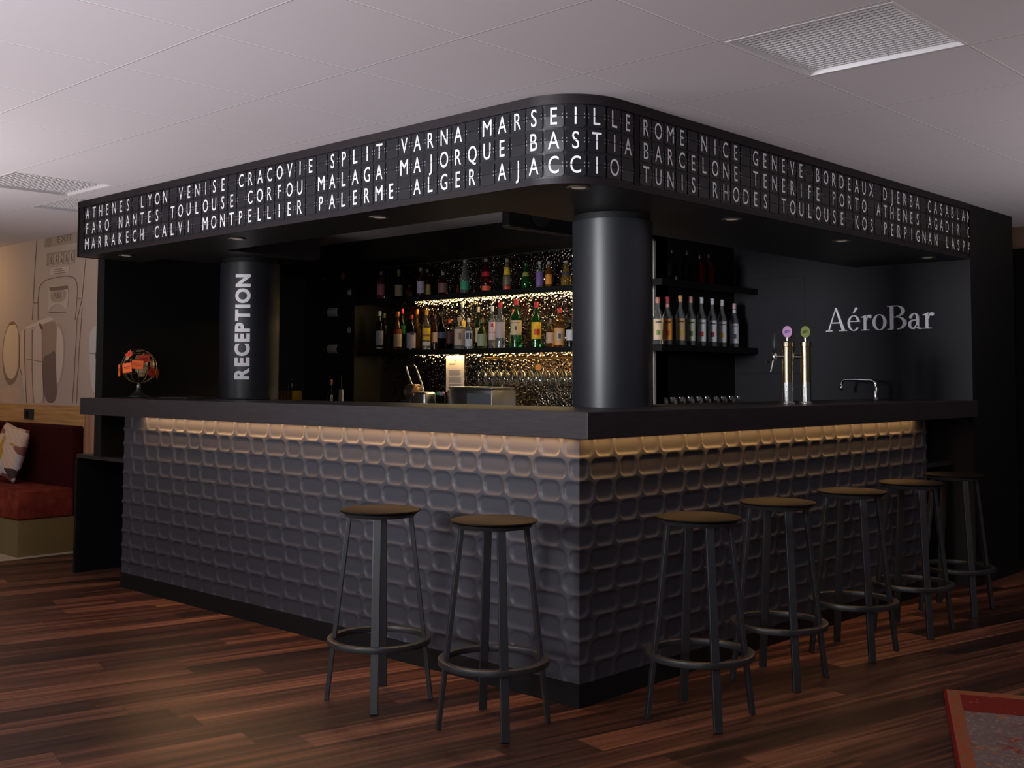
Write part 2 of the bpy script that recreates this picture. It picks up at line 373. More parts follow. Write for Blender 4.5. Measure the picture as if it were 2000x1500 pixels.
# ================================================================== MURAL (printed wallpaper of an aircraft cabin)
MUR = {'win_a': [(6.717, 1.487), (6.675, 1.643), (6.59, 1.725), (6.517, 1.745), (6.442, 1.72), (6.387, 1.648), (6.358, 1.481), (6.367, 1.328), (6.426, 1.242), (6.527, 1.205), (6.618, 1.235), (6.684, 1.329)],
'win_a_in': [(6.698, 1.486), (6.659, 1.636), (6.582, 1.712), (6.516, 1.732), (6.449, 1.708), (6.401, 1.642), (6.384, 1.482), (6.39, 1.359), (6.443, 1.279), (6.515, 1.261), (6.59, 1.273), (6.664, 1.36)],
'win_a_dark': [(6.598, 1.725), (6.524, 1.739), (6.457, 1.727), (6.464, 1.712), (6.53, 1.708), (6.589, 1.713)],
'ledge': [(6.734, 1.172), (6.645, 1.198), (6.351, 1.2), (6.312, 1.139), (6.387, 1.077), (6.667, 1.073), (6.729, 1.097)],
'sl1': [(6.366, 1.543), (6.357, 1.635), (6.323, 1.664), (6.28, 1.663), (6.265, 1.419), (6.215, 1.071), (6.243, 1.07), (6.3, 1.298), (6.355, 1.371)],
'sl2': [(6.272, 1.645), (6.231, 1.674), (6.168, 1.678), (6.144, 1.635), (6.121, 1.357), (6.083, 1.073), (6.201, 1.071), (6.247, 1.358)],
'sl3': [(6.124, 1.641), (6.084, 1.676), (6.003, 1.691), (5.96, 1.654), (5.946, 1.416), (5.892, 1.076), (6.076, 1.073), (6.114, 1.357)],
'cap': [(6.295, 1.679), (6.019, 1.728), (5.858, 1.749), (5.778, 1.746), (5.744, 1.727), (5.882, 1.711), (5.989, 1.691), (6.266, 1.669)],
'dark': [(5.962, 1.684), (5.909, 1.703), (5.737, 1.718), (5.702, 1.682), (5.697, 1.355), (5.649, 1.08), (5.886, 1.076), (5.929, 1.356)],
'darklow': [(5.927, 1.439), (5.814, 1.456), (5.709, 1.495), (5.697, 1.355), (5.649, 1.08), (5.886, 1.076), (5.926, 1.356)],
'slit': [(5.704, 1.705), (5.644, 1.68), (5.583, 1.626), (5.546, 1.527), (5.552, 1.4), (5.595, 1.268), (5.658, 1.187), (5.697, 1.355)],
'slit_in': [(5.693, 1.679), (5.642, 1.657), (5.602, 1.615), (5.571, 1.527), (5.571, 1.412), (5.609, 1.285), (5.662, 1.21), (5.694, 1.355)],
'hinge': [(6.024, 1.707), (5.983, 1.706), (5.941, 1.677), (5.939, 1.648), (5.973, 1.654)],
'win_c': [(5.154, 1.575), (5.127, 1.63), (5.041, 1.667), (4.913, 1.663), (4.889, 1.155), (5.098, 1.153), (5.14, 1.408)],
'win_c_cap': [(5.07, 1.67), (5.008, 1.701), (4.916, 1.709), (4.914, 1.671), (4.995, 1.679)],
'win_c_dk': [(5.053, 1.678), (4.995, 1.682), (4.913, 1.665), (4.913, 1.652), (4.983, 1.669)],
'latch': [(5.048, 1.462), (5.031, 1.462), (5.028, 1.412), (5.046, 1.412)],
'exit': [(5.953, 2.379), (5.315, 2.379), (5.311, 2.3), (5.96, 2.308)], 'exitin': [(5.929, 2.375), (5.815, 2.375), (5.822, 2.307), (5.937, 2.309)],
'card': [(5.899, 2.257), (5.414, 2.25), (5.419, 2.147), (5.905, 2.158)], 'note': [(5.824, 2.135), (5.503, 2.129), (5.511, 2.075), (5.832, 2.082)],
'pull': [(5.85, 1.985), (5.816, 1.998), (5.55, 1.983), (5.516, 1.967), (5.5, 1.863), (5.539, 1.786), (5.63, 1.849), (5.763, 1.845), (5.85, 1.788), (5.863, 1.829), (5.845, 1.909)],
'pullin': [(5.826, 1.969), (5.537, 1.958), (5.544, 1.884), (5.63, 1.859), (5.763, 1.86), (5.821, 1.888)],
'pulltop': [(5.843, 1.985), (5.528, 1.982), (5.522, 1.952), (5.836, 1.954)]}
MLN = {'seam_left': [(6.093, 2.386), (6.118, 2.088), (6.137, 1.737)], 'seam_right': [(5.238, 2.169), (5.279, 1.872), (5.354, 1.71), (5.374, 1.353), (5.397, 1.084)],
'seam_edge': [(5.274, 1.804), (5.315, 1.409), (5.329, 1.085)], 'hood': [(6.031, 1.734), (6.044, 1.96), (5.979, 2.038), (5.775, 2.058), (5.467, 2.052), (5.38, 2.013), (5.355, 1.943), (5.362, 1.871), (5.385, 1.711)],
'dash_a': [(6.129, 1.873), (6.039, 1.872)], 'dash_b': [(5.347, 1.87), (5.279, 1.872)], 'lip': [(5.833, 1.785), (5.547, 1.778)],
'slat_a': [(6.28, 1.663), (6.262, 1.419), (6.205, 1.071)], 'slat_b': [(6.134, 1.66), (6.118, 1.357), (6.078, 1.073)], 'slat_c': [(5.953, 1.66), (5.937, 1.416), (5.886, 1.076)], 'slat_d': [(6.366, 1.63), (6.362, 1.37), (6.30, 1.29)], 'dash_c': [(5.14, 1.455), (4.92, 1.44)], 'dash_d': [(6.26, 1.43), (5.95, 1.40)]}
MC = dict(win_a=S(150, 122, 100), win_a_in=S(226, 198, 164), win_a_dark=S(140, 112, 84), ledge=S(214, 182, 156), sl1=S(222, 194, 172), sl2=S(214, 188, 168),
          sl3=S(222, 198, 180), cap=S(228, 206, 184), dark=S(176, 148, 128), darklow=S(128, 104, 94), slit=S(190, 168, 154), slit_in=S(230, 208, 190),
          hinge=S(112, 86, 68), win_c=S(214, 204, 194), win_c_cap=S(232, 222, 212), win_c_dk=S(104, 88, 78), latch=S(96, 78, 70), exit=S(176, 156, 136), exitin=S(160, 140, 120),
          card=S(166, 144, 124), note=S(216, 198, 182), pull=S(216, 194, 176), pullin=S(186, 164, 146), pulltop=S(132, 108, 92))
t = empty('mural', (0.5, 6.3, 1.06), 'beige printed cabin wall mural with oval windows and exit door at far left', 'mural')
MB().add([(0.4995, 4.06, 1.06), (0.4995, 8.6, 1.06), (0.4995, 8.6, ZC), (0.4995, 4.06, ZC), (0.502, 4.06, 1.06), (0.502, 8.6, 1.06), (0.502, 8.6, ZC), (0.502, 4.06, ZC)],
         [(0, 1, 2, 3), (4, 7, 6, 5), (0, 4, 5, 1), (1, 5, 6, 2), (2, 6, 7, 3), (3, 7, 4, 0)]).build('paper_backing', mural_m, t).matrix_parent_inverse = Matrix.Translation((-0.5, -6.3, -1.06))
inv = Matrix.Translation((-0.5, -6.3, -1.06))
def smoothpoly(p, it=2):
    for _ in range(it):
        p = [r for i in range(len(p)) for r in ((p[i][0] * .75 + p[(i + 1) % len(p)][0] * .25, p[i][1] * .75 + p[(i + 1) % len(p)][1] * .25),
                                               (p[i][0] * .25 + p[(i + 1) % len(p)][0] * .75, p[i][1] * .25 + p[(i + 1) % len(p)][1] * .75))]
    return p
MNAME = dict(win_a='printed_window_surround', win_a_in='printed_window_pane', win_a_dark='printed_window_shade', ledge='printed_ledge', sl1='printed_shutter', sl2='printed_shutter', sl3='printed_shutter',
             cap='printed_shutter_cap', dark='printed_door_panel', darklow='printed_door_shade', slit='printed_window_surround', slit_in='printed_window_pane', hinge='printed_hinge', win_c='printed_shutter',
             win_c_cap='printed_shutter_cap', win_c_dk='printed_hinge', latch='printed_latch', exit='printed_exit_plate', exitin='printed_exit_plate', card='printed_safety_card', note='printed_notice',
             pull='printed_pull_handle', pullin='printed_pull_recess', pulltop='printed_pull_shade')
for i, (k, p) in enumerate(MUR.items()):
    if k not in ('exit', 'exitin', 'card', 'note', 'latch', 'pulltop'): p = smoothpoly(p)
    xx = 0.4993 - 0.00012 * i
    MB().add([(xx, y, z) for y, z in p], [tuple(range(len(p)))]).build(MNAME[k], mat('mural_' + k, MC[k], 0.7), t).matrix_parent_inverse = inv
ink = mat('mural_ink', S(128, 102, 86), 0.7)
for i, (k, p) in enumerate(MLN.items()):
    if k == 'hood': p = p[:1] + [r for a, b_ in zip(p, p[1:]) for r in ((a[0] * .7 + b_[0] * .3, a[1] * .7 + b_[1] * .3), (a[0] * .3 + b_[0] * .7, a[1] * .3 + b_[1] * .7))] + p[-1:]
    MB().tube([(0.4965, min(y, 9), min(z, ZC - .004)) for y, z in p], 0.0022, 5).build('printed_line', ink, t).matrix_parent_inverse = inv
def flat_text(txt, height, width=None, narrow=1.0, offset=0.0, gap=0.12):
    """list of (char, verts, faces) laid out from x=0 with cap height = height"""
    out = []; x = 0.0
    for ch in txt:
        if ch == ' ': x += 0.32; continue
        vs, fs = glyph(ch, offset); x0, x1, _, _ = gbox(vs)
        out.append((ch, [(v[0] - x0 + x, v[1]) for v in vs], fs)); x += (x1 - x0) + gap * CAPH
    tot = x - gap * CAPH; sy = height / CAPH; sx = (width / tot) if width else sy * narrow
    return [(c_, [(a * sx, b_ * sy) for a, b_ in vs], fs) for c_, vs, fs in out]
def mural_text(txt, y_left, z, h, wd, name):
    mb = MB()
    for c_, vs, fs in flat_text(txt, h, wd): mb.add([(0.4958, y_left - a, z + b_) for a, b_ in vs], fs)
    o = mb.build(name, ink, t); o.matrix_parent_inverse = inv
mural_text('EXIT', 5.72, 2.325, 0.05, 0.26, 'printed_exit_text')
mural_text('PULL', 5.76, 1.895, 0.042, 0.135, 'printed_pull_text')
mb = MB()
for i in range(3): mb.add([(0.4957, 5.78, 2.12 - .016 * i), (0.4957, 5.62 - .04 * i, 2.12 - .016 * i), (0.4957, 5.62 - .04 * i, 2.115 - .016 * i), (0.4957, 5.78, 2.115 - .016 * i)], [(0, 1, 2, 3)])
mb.build('printed_notice_lines', ink, t).matrix_parent_inverse = inv
mb = MB()
for i in range(5):                    # little figures of the safety card
    y = 5.855 - i * 0.088
    mb.box(0.4955, 0.4957, y - .068, y - .002, 2.155, 2.24)
mb.build('printed_card_squares', mat('card_squares', S(196, 176, 156), .7), t).matrix_parent_inverse = inv
mb = MB()
for i in range(5):
    y = 5.835 - i * 0.088
    mb.tube([(0.4952, y - .01, 2.165), (0.4952, y - .02, 2.19), (0.4952, y - .012, 2.215), (0.4952, y - .035, 2.235)], 0.004, 4)
    mb.tube([(0.4952, y - .04, 2.165), (0.4952, y - .03, 2.19), (0.4952, y - .016, 2.20)], 0.004, 4)
mb.build('printed_card_figures', ink, t).matrix_parent_inverse = inv

# socket
t = empty('power_socket', (0.487, 6.12, 0.983), 'black square power socket on the oak band above the red bench', 'socket')
MB().box(-0.010, 0.0005, -0.085, 0.085, -0.042, 0.042).build('cover_plate', blackmetal, t, bevel=0.003)
MB().lathe([(0.026, 0.0), (0.026, 0.003), (0.020, 0.003), (0.019, 0.001)], 20, (-0.0105, 0.02, 0), Matrix.Rotation(-PI / 2, 3, 'Y')).build('socket_face', black, t)

# ================================================================== BENCH + CUSHION
t = empty('bench_sofa', (0.25, 6.8, 0), 'rust red velvet bench against the mural wall at far left', 'bench')
inv2 = Matrix.Translation((-0.25, -6.8, 0))
for nm, bx, mt, bv in (('base', (0.020, 0.485, 5.185, 8.55, 0.004, 0.262), bronze, 0.003), ('seat_cushion', (0.004, 0.42, 5.172, 8.56, 0.264, 0.470), velvet, 0.018),
                       ('backrest', (0.395, 0.486, 5.172, 8.56, 0.400, 0.918), velvet_shade, 0.02)):
    MB().box(*bx).build(nm, mt, t, bevel=bv, seg=3, smooth=True).matrix_parent_inverse = inv2
pil_m = mat('patterned_cushion', S(230, 205, 180), 0.8)
q = NT(pil_m); oc = q.objc(); mp = q.n('ShaderNodeMapping'); q.l(oc, mp.inputs[0]); mp.inputs['Scale'].default_value = (1, 4.2, 6.0); mp.inputs['Location'].default_value = (.3, .12, .55)
ck = q.n('ShaderNodeTexVoronoi', feature='F1', distance='MANHATTAN'); q.l(mp.outputs[0], ck.inputs['Vector']); ck.inputs['Scale'].default_value = 1.6
sp_ = q.sep(ck.outputs['Color'])
c = q.ramp(sp_[0], [(0.0, S(236, 206, 176)), (0.34, S(224, 212, 214)), (0.55, S(214, 160, 60)), (0.66, S(150, 92, 78)), (0.82, S(60, 48, 44)), (0.90, S(232, 204, 182))], 'CONSTANT')
st = q.n('ShaderNodeTexWave', bands_direction='Z'); q.l(oc, st.inputs['Vector']); st.inputs['Scale'].default_value = 28
q.color(q.mix(q.math('MULTIPLY', q.math('GREATER_THAN', st.outputs['Fac'], .8), .35), c, S(130, 100, 90)))
bm = bmesh.new(); N = 18; grid = {}
for sd in (1, -1):
    for i in range(N + 1):
        for j in range(N + 1):
            u, v = i / N * 2 - 1, j / N * 2 - 1
            th = 0.070 * (max(0, 1 - abs(u) ** 2.6) * max(0, 1 - abs(v) ** 2.6)) ** 0.5
            pin = 1 - 0.06 * (abs(u) * (1 - abs(v)) + abs(v) * (1 - abs(u)))
            if sd == -1 and (i in (0, N) or j in (0, N)): grid[(sd, i, j)] = grid[(1, i, j)]; continue
            grid[(sd, i, j)] = bm.verts.new((sd * th, u * .235 * pin, v * .205 * pin))
for sd in (1, -1):
    for i in range(N):
        for j in range(N):
            vs = [grid[(sd, i, j)], grid[(sd, i + 1, j)], grid[(sd, i + 1, j + 1)], grid[(sd, i, j + 1)]]
            fc = bm.faces.new(vs if sd == 1 else vs[::-1]); fc.smooth = True
me = bpy.data.meshes.new('cushion'); bm.to_mesh(me); bm.free()
o = link('cushion', me, pil_m); o.location = (0.272, 5.955, 0.700); o.rotation_euler = (math.radians(7), math.radians(13), math.radians(0))
tag(o, 'patterned cushion in cream, ochre and brown leaning on the red bench', 'cushion')

# ================================================================== BAR COUNTER
L, RR, ZT, ZB, ZS = 3.649, 3.269, 1.149, 1.0456, 0.0896
P = 0.315
def cell_depth(s, z):
    k = math.floor((1.0495 - z) / 0.0885)
    zc = 1.0495 - 0.0885 * (k + 0.5)
    ph = s / P + (0 if k % 2 == 0 else 0.5)
    d1 = (ph - round(ph)) * P                       # from big-cell centre
    d2 = (ph - 0.5 - round(ph - 0.5)) * P
    best = 1.0
    for d, hw in ((d1, 0.0885), (d2, 0.056)):
        rc = 0.034; a = abs(d) - (hw + .0015 - rc); b_ = abs(z - zc) - (0.0412 - rc)
        sd = math.hypot(max(a, 0), max(b_, 0)) + min(max(a, b_), 0) - rc
        best = min(best, sd)
    x = min(max(-best / 0.021, 0), 1); x = 1 - (1 - x) ** 2.6
    return 0.0075 * x * min(1.0, max(-best, 0) / 0.002 * 0.5 + 0.5)
def relief(length, face):
    ns = int(length / 0.0044); nz = int((ZB - .0005 - ZS) / 0.0040)
    vs = []; fs = []
    for j in range(nz + 1):
        z = ZS + (ZB - .0005 - ZS) * j / nz
        for i in range(ns + 1):
            s = length * i / ns; d = cell_depth(s, z)
            s2 = s + d * max(0.0, 1 - s / 0.03)
            vs.append((d, s2, z) if face == 'L' else (s2, d, z))
    for j in range(nz):
        for i in range(ns):
            a = j * (ns + 1) + i; qd = (a, a + ns + 1, a + ns + 2, a + 1)
            fs.append(qd if face == 'L' else qd[::-1])
    me = bpy.data.meshes.new('relief_panel'); me.from_pydata(vs, [], fs)
    return me
counter = empty('bar_counter', (0, 0, 0), 'corner bar counter clad in grey panels with rounded brick shaped hollows', 'bar counter')
link('relief_panel', relief(L, 'L'), panel_m, counter, smooth=True)
link('relief_panel', relief(RR, 'R'), panel_m, counter, smooth=True)
MB().box(-0.0015, 0.43, 0, L - .002, 0, ZS - .0005).box(0.43, 0.95, -0.0, 0.18, 0, ZS - .0005).box(0.95, RR - .002, 0, 0.46, 0, ZS - .0005).build('plinth', plinth_m, counter)
MB().box(0.011, 0.44, 0.011, L, ZS, ZB - .0005).box(0.44, 0.95, 0.011, 0.19, ZS, ZB - .0005).box(0.95, RR, 0.011, 0.48, ZS, ZB - .0005).build('carcass', mat('carcass_grey', S(60, 57, 60), .6), counter)
ls = MB().box(-0.030, -0.010, 0.02, 3.42, ZB - .0022, ZB - .0006).build('light_strip', led2, counter)
ls = MB().box(0.02, 3.10, -0.030, -0.010, ZB - .0022, ZB - .0006).build('light_strip', led2, counter)
def strip_light(name, loc, sx, sy, p, colr):
    o = area(name, loc, (0, 0, -1), sx, sy, p, colr); o.rotation_euler = (0, 0, 0); return o
strip_light('counter_glow', (-0.026, 1.72, ZB - .003), 0.014, 3.36, 7.5, (1.0, 0.56, 0.25))
strip_light('counter_glow', (1.56, -0.026, ZB - .003), 3.08, 0.014, 3.9, (1.0, 0.52, 0.17))
# worktop (one continuous top)
wt = [(-0.1327, -0.1501), (3.678, -0.1501), (3.678, 0.52), (0.95, 0.52), (0.95, 0.20), (0.455, 0.20), (0.455, 3.957), (-0.1327, 3.957)]
o = MB().prism(wt, ZB, ZT).build('bar_worktop', top_m, bevel=0.0025); tag(o, 'thick dark stained wooden worktop wrapping the corner of the bar', 'worktop')
# low desks at both ends
t = empty('low_desk', (0.3, 4.0, 0), 'low black side desk under the left end of the worktop', 'desk')
iv = Matrix.Translation((-0.3, -4.0, 0)); dk_m = mat('desk_black', S(40, 38, 38), 0.4)
MB().box(0.036, 0.480, L + .003, 4.345, 0.748, 0.772).build('desk_top', dk_m, t).matrix_parent_inverse = iv
MB().box(0.030, 0.480, 4.318, 4.345, 0.0, 0.747).build('side_panel', black, t).matrix_parent_inverse = iv
MB().box(0.455, 0.480, L + .003, 4.317, 0.0, 0.747).build('back_panel', black, t).matrix_parent_inverse = iv
t = empty('low_desk', (3.45, 0.2, 0), 'low black shelf desk under the right end of the worktop', 'desk')
iv = Matrix.Translation((-3.45, -0.2, 0))
MB().box(RR + .003, RW - .008, 0.0, 0.45, 0.745, 0.770).build('desk_top', dk_m, t).matrix_parent_inverse = iv
MB().box(RR + .003, RW - .008, 0.45, 0.47, 0.0, 0.770).build('back_panel', black, t).matrix_parent_inverse = iv

# ================================================================== CANOPY WITH DEPARTURE BOARD
SA, SB, LS, ZSB, RA = 0.1638, 0.1256, 3.9577, 2.03, 0.25
CXA, CYA = -SA + RA, -SB + RA
def path(s):      # s = 0 at left end; returns point, outward normal, tangent
    l1 = LS - CYA; l2 = l1 + PI / 2 * RA
    if s < l1: return Vector((-SA, LS - s, 0)), Vector((-1, 0, 0)), Vector((0, -1, 0))
    if s < l2:
        a = (s - l1) / RA; nrm = Vector((-math.cos(a), -math.sin(a), 0)); return Vector((CXA, CYA, 0)) + nrm * RA, nrm, Vector((math.sin(a), -math.cos(a), 0))
    return Vector((CXA + s - l2, -SB, 0)), Vector((0, -1, 0)), Vector((1, 0, 0))
L1 = LS - CYA; L2 = L1 + PI / 2 * RA; LTOT = L2 + (3.663 - CXA)
stops = [0.0] + [L1 * i / 8 for i in range(1, 8)] + [L1 + (L2 - L1) * i / 24 for i in range(25)] + [L2 + (LTOT - L2) * i / 8 for i in range(1, 9)]
def ribbon(mb, off0, off1, z0, z1, s0=0.0, s1=None, mi=0):   # closed ribbon solid along the path
    s1 = LTOT if s1 is None else s1
    st_ = [s0] + [s for s in stops if s0 + 1e-4 < s < s1 - 1e-4] + [s1]; vs = []; fs = []
    for s in st_:
        p, nr, _ = path(s)
        for o_, z in ((off0, z0), (off1, z0), (off1, z1), (off0, z1)): a = p + nr * o_; vs.append((a.x, a.y, z))
    for i in range(len(st_) - 1):
        for k in range(4): k2 = (k + 1) % 4; fs.append((4 * i + k, 4 * i + k2, 4 * i + 4 + k2, 4 * i + 4 + k))
    n = 4 * (len(st_) - 1); fs += [(3, 2, 1, 0), (n, n + 1, n + 2, n + 3)]
    return mb.add(vs, fs, mi)
canopy = empty('departure_board_canopy', (0, 0, ZSB), 'black canopy over the bar with a wraparound departure board of city names', 'canopy')
icn = Matrix.Translation((0, 0, -ZSB))
def cpart(mb, name, mt, **k):
    o = mb.build(name, mt, canopy, **k); o.matrix_parent_inverse = icn; return o
body = [path(s)[0] - path(s)[1] * 0.012 for s in stops]
poly = [(p.x, p.y) for p in body] + [(3.663, 0.65), (0.96, 0.65), (0.26, 0.65), (0.26, 2.95), (0.95, 2.95), (0.95, 3.66), (0.26, 3.66), (0.26, LS)]
# soffit body as pieces (outer skin ribbon, bottom, inner faces)
area2 = sum(poly[i][0] * poly[(i + 1) % len(poly)][1] - poly[(i + 1) % len(poly)][0] * poly[i][1] for i in range(len(poly)))
if area2 < 0: poly = poly[::-1]
cpart(MB().prism(poly, ZSB + .002, ZC - .001), 'soffit', soffit_m)
b = MB(); ribbon(b, -0.012, 0.006, ZC - 0.040, ZC - .0005); ribbon(b, -0.012, 0.0, ZSB, ZSB + .022)
b.box(-SA - .006, 0.02, LS - .001, LS + .012, ZSB, ZC - .0005); cpart(b, 'frame', frame_m)
b = MB(); ribbon(b, -0.012, -0.004, ZSB + .022, ZC - .040, 0.004); cpart(b, 'board', board_m)
ROWZ = [ZSB + 0.022 + 0.0955 * k + 0.052 for k in (2, 1, 0)]           # row centre heights, top first
PL, PR = 0.0852, 0.08442
TXT_L = ['ATHENES LYON VENISE CRACOVIE SPLIT VARNA MARSEILLE', 'FARO NANTES TOULOUSE CORFOU MALAGA MAJORQUE BASTIA', 'MARRAKECH CALVI MONTPELLIER PALERME ALGER AJACCIO ']
TXT_R = ['ROME NICE GENEVE BORDEAUX DJERBA CASABLAN', 'BARCELONE TENERIFE PORTO ATHENES AGADIR C', 'TUNIS RHODES TOULOUSE KOS PERPIGNAN LASPA']
S0L = LS - 3.8442                                   # path position of the first cell centre
S0R = L2 + (0.2693 - CXA)
def sL(i): return S0L + PL * i
def sR(i): return S0R + PR * i
def frame_at(s):
    p, nr, tg = path(s); return p, nr, tg
fl = MB(); pins = MB()
def cell(s, w, z, clip=None):
    h = 0.044; r = 0.006; g = 0.0008
    p, nr, tg = frame_at(s); w2 = w / 2 - 0.0035; e = w2 if clip is None else clip
    for sgn in (1, -1):
        z0 = z + sgn * g; z1 = z + sgn * h
        pts = [(-w2, z0, .0015), (e, z0, .0015), (e, z1 - sgn * r, -.0005), (e - (r if clip is None else 0), z1, -.001), (-w2 + r, z1, -.001), (-w2, z1 - sgn * r, -.0005)]
        vs = [p + tg * a + nr * d + Vector((0, 0, zz)) for a, zz, d in pts]
        fs = [(0, 1, 2, 3, 4, 5)] if sgn == 1 else [(5, 4, 3, 2, 1, 0)]
        fl.add(vs, fs)
    for sx in (-1, 1):
        if clip is not None and sx == 1: continue
        for dz in (0.007, -0.007):
            a = sx * (w2 - 0.004); q0 = p + tg * a + nr * .0022 + Vector((0, 0, z + dz))
            vs = [q0 + tg * i * .0016 + Vector((0, 0, j * .0026)) for i, j in ((-1, -1), (1, -1), (1, 1), (-1, 1))]
            pins.add(vs, [(0, 1, 2, 3)])
for z in ROWZ:
    for i in range(50): cell(sL(i), PL, z)
tag(cpart(fl, 'flap_grid', flap_m, fix=False)); tag(cpart(pins, 'flap_pins', pin_m, fix=False), kind='stuff')
fl = MB(); pins = MB()
for z in ROWZ:
    for i in range(41): cell(sR(i), PR, z, clip=0.004 if i == 40 else None)
tag(cpart(fl, 'flap_grid', flap_m, fix=False)); tag(cpart(pins, 'flap_pins', pin_m, fix=False), kind='stuff')
b = MB(); ribbon(b, -0.004, 0.0015, ZSB + .022, ZC - .040, 0.004, S0L - PL * .5 - .004); ribbon(b, -0.004, 0.0012, ZSB + .022, ZC - .040, sL(49.5) + .003, sR(-.5) - .002); cpart(b, 'end_strip', black)
LH = 0.0665
def word_mesh(word, i0, sfun, z, maxi=None):
    mb = MB()
    for k, ch in enumerate(word):
        vs, fs = glyph(ch, 0.001); x0, x1, y0, y1 = gbox(vs); cxg = (x0 + x1) / 2; sy = LH / CAPH
        sx = sy * (0.80 if ch in 'MW' else 0.70 if ch not in 'ILJT' else 0.74)
        p, nr, tg = frame_at(sfun(i0 + k)); cut = None
        if maxi is not None and i0 + k == maxi: cut = 0.004
        pts = [((v[0] - cxg) * sx, (v[1] - CAPH / 2) * sy) for v in vs]
        if cut is not None:
            bm = bmesh.new(); bv = [bm.verts.new((a, c_, 0)) for a, c_ in pts]
            for f_ in fs:
                try: bm.faces.new([bv[i] for i in f_])
                except ValueError: pass
            bmesh.ops.bisect_plane(bm, geom=bm.verts[:] + bm.edges[:] + bm.faces[:], plane_co=(cut, 0, 0), plane_no=(1, 0, 0), clear_outer=True)
            bm.verts.index_update(); pts = [(v.co.x, v.co.y) for v in bm.verts]; fs = [tuple(v.index for v in f_.verts) for f_ in bm.faces]; bm.free()
        # split at the hinge line: letters are cut by the flap gap
        for sgn in (1, -1):
            bm = bmesh.new(); bv = [bm.verts.new((a, c_, 0)) for a, c_ in pts]
            for f_ in fs:
                try: bm.faces.new([bv[i] for i in f_])
                except ValueError: pass
            bmesh.ops.bisect_plane(bm, geom=bm.verts[:] + bm.edges[:] + bm.faces[:], plane_co=(0, sgn * .0011, 0), plane_no=(0, -sgn, 0), clear_outer=True)
            bm.verts.index_update()
            mb.add([p + tg * v.co.x + nr * 0.0030 + Vector((0, 0, z + v.co.y)) for v in bm.verts], [tuple(v.index for v in f_.verts) for f_ in bm.faces]); bm.free()
    return mb
for texts, sf, mxi in ((TXT_L, sL, None), (TXT_R, sR, 40)):
    for z, txt in zip(ROWZ, texts):
        i = 0
        for wd in txt.split(' '):
            if wd:
                cpart(word_mesh(wd, i, sf, z, mxi), 'city_name', white_l, fix=False)
            i += len(wd) + 1
# recessed spotlights in the soffit
DL = [((-0.012, 3.641), 'small dark recessed spotlight in the soffit nearest its left end'), ((-0.016, 2.406), 'small dark recessed spotlight in the soffit in front of the lettered column'),
      ((-0.016, 1.210), 'small dark recessed spotlight in the soffit over the bottle shelves'), ((-0.009, -0.003), 'recessed spotlight under the rounded corner of the sign, brightest of the row'),
      ((1.15, 0.024), 'recessed spotlight in the soffit right of the big black column'), ((2.252, 0.024), 'recessed spotlight in the soffit above the beer taps'),
      ((3.375, 0.024), 'recessed spotlight in the soffit nearest the wall with the bar name')]
for (x, y), lab in DL:
    t = empty('recessed_spotlight', (x, y, ZSB), lab, 'spotlight', 'spotlights under the canopy')
    MB().lathe([(0.030, 0.001), (0.034, -0.004), (0.046, -0.005), (0.050, 0.0005)], 28, closed=False).build('trim_ring', mat('spot_ring', S(90, 80, 72), .35, .6), t, smooth=True)
    MB().lathe([(0.0, -0.0005), (0.031, -0.001), (0.031, 0.002)], 24, closed=False).build('lens', lens_m, t)

# ================================================================== COLUMNS
def column(x, y, lab):
    t = empty('column', (x, y, 0), lab, 'column')
    MB().lathe([(0.186, 0.0), (0.186, ZSB - .03)], 64).build('shaft', col_m, t, smooth=True)
    MB().lathe([(0.175, ZSB - .03), (0.175, ZSB + .001)], 48).build('shadow_gap', black, t, smooth=True)
    return t
column(0.707, 0.391, 'thick satin black round column behind the corner of the bar')
cl = column(0.650, 3.280, 'black round column lettered RECEPTION on the left side of the bar')
phi0 = math.atan2(-(3.28 + 2.8187), -(0.65 + 3.3758))
lay = flat_text('RECEPTION', 1.0, 1.0, offset=0.042, gap=0.13)
for ch, vs, fs in lay:
    bm = bmesh.new(); ofr = .042 / CAPH; bv = [bm.verts.new((a, (c_ + ofr) / (1 + 2 * ofr), 0)) for a, c_ in vs]
    for f_ in fs:
        try: bm.faces.new([bv[i] for i in f_])
        except ValueError: pass
    for cut in [i / 16 for i in range(1, 16)]:
        bmesh.ops.bisect_plane(bm, geom=bm.verts[:] + bm.edges[:] + bm.faces[:], plane_co=(0, cut, 0), plane_no=(0, 1, 0))
    bm.verts.index_update(); mb = MB(); pts = []
    for v in bm.verts:
        ph = phi0 + math.radians(0.8 - 29.0 * v.co.y); z = 1.266 + v.co.x * 0.655
        pts.append((0.1875 * math.cos(ph), 0.1875 * math.sin(ph), z))
    mb.add(pts, [tuple(v.index for v in f_.verts) for f_ in bm.faces]); bm.free()
    mb.build('letter', white_l, cl)

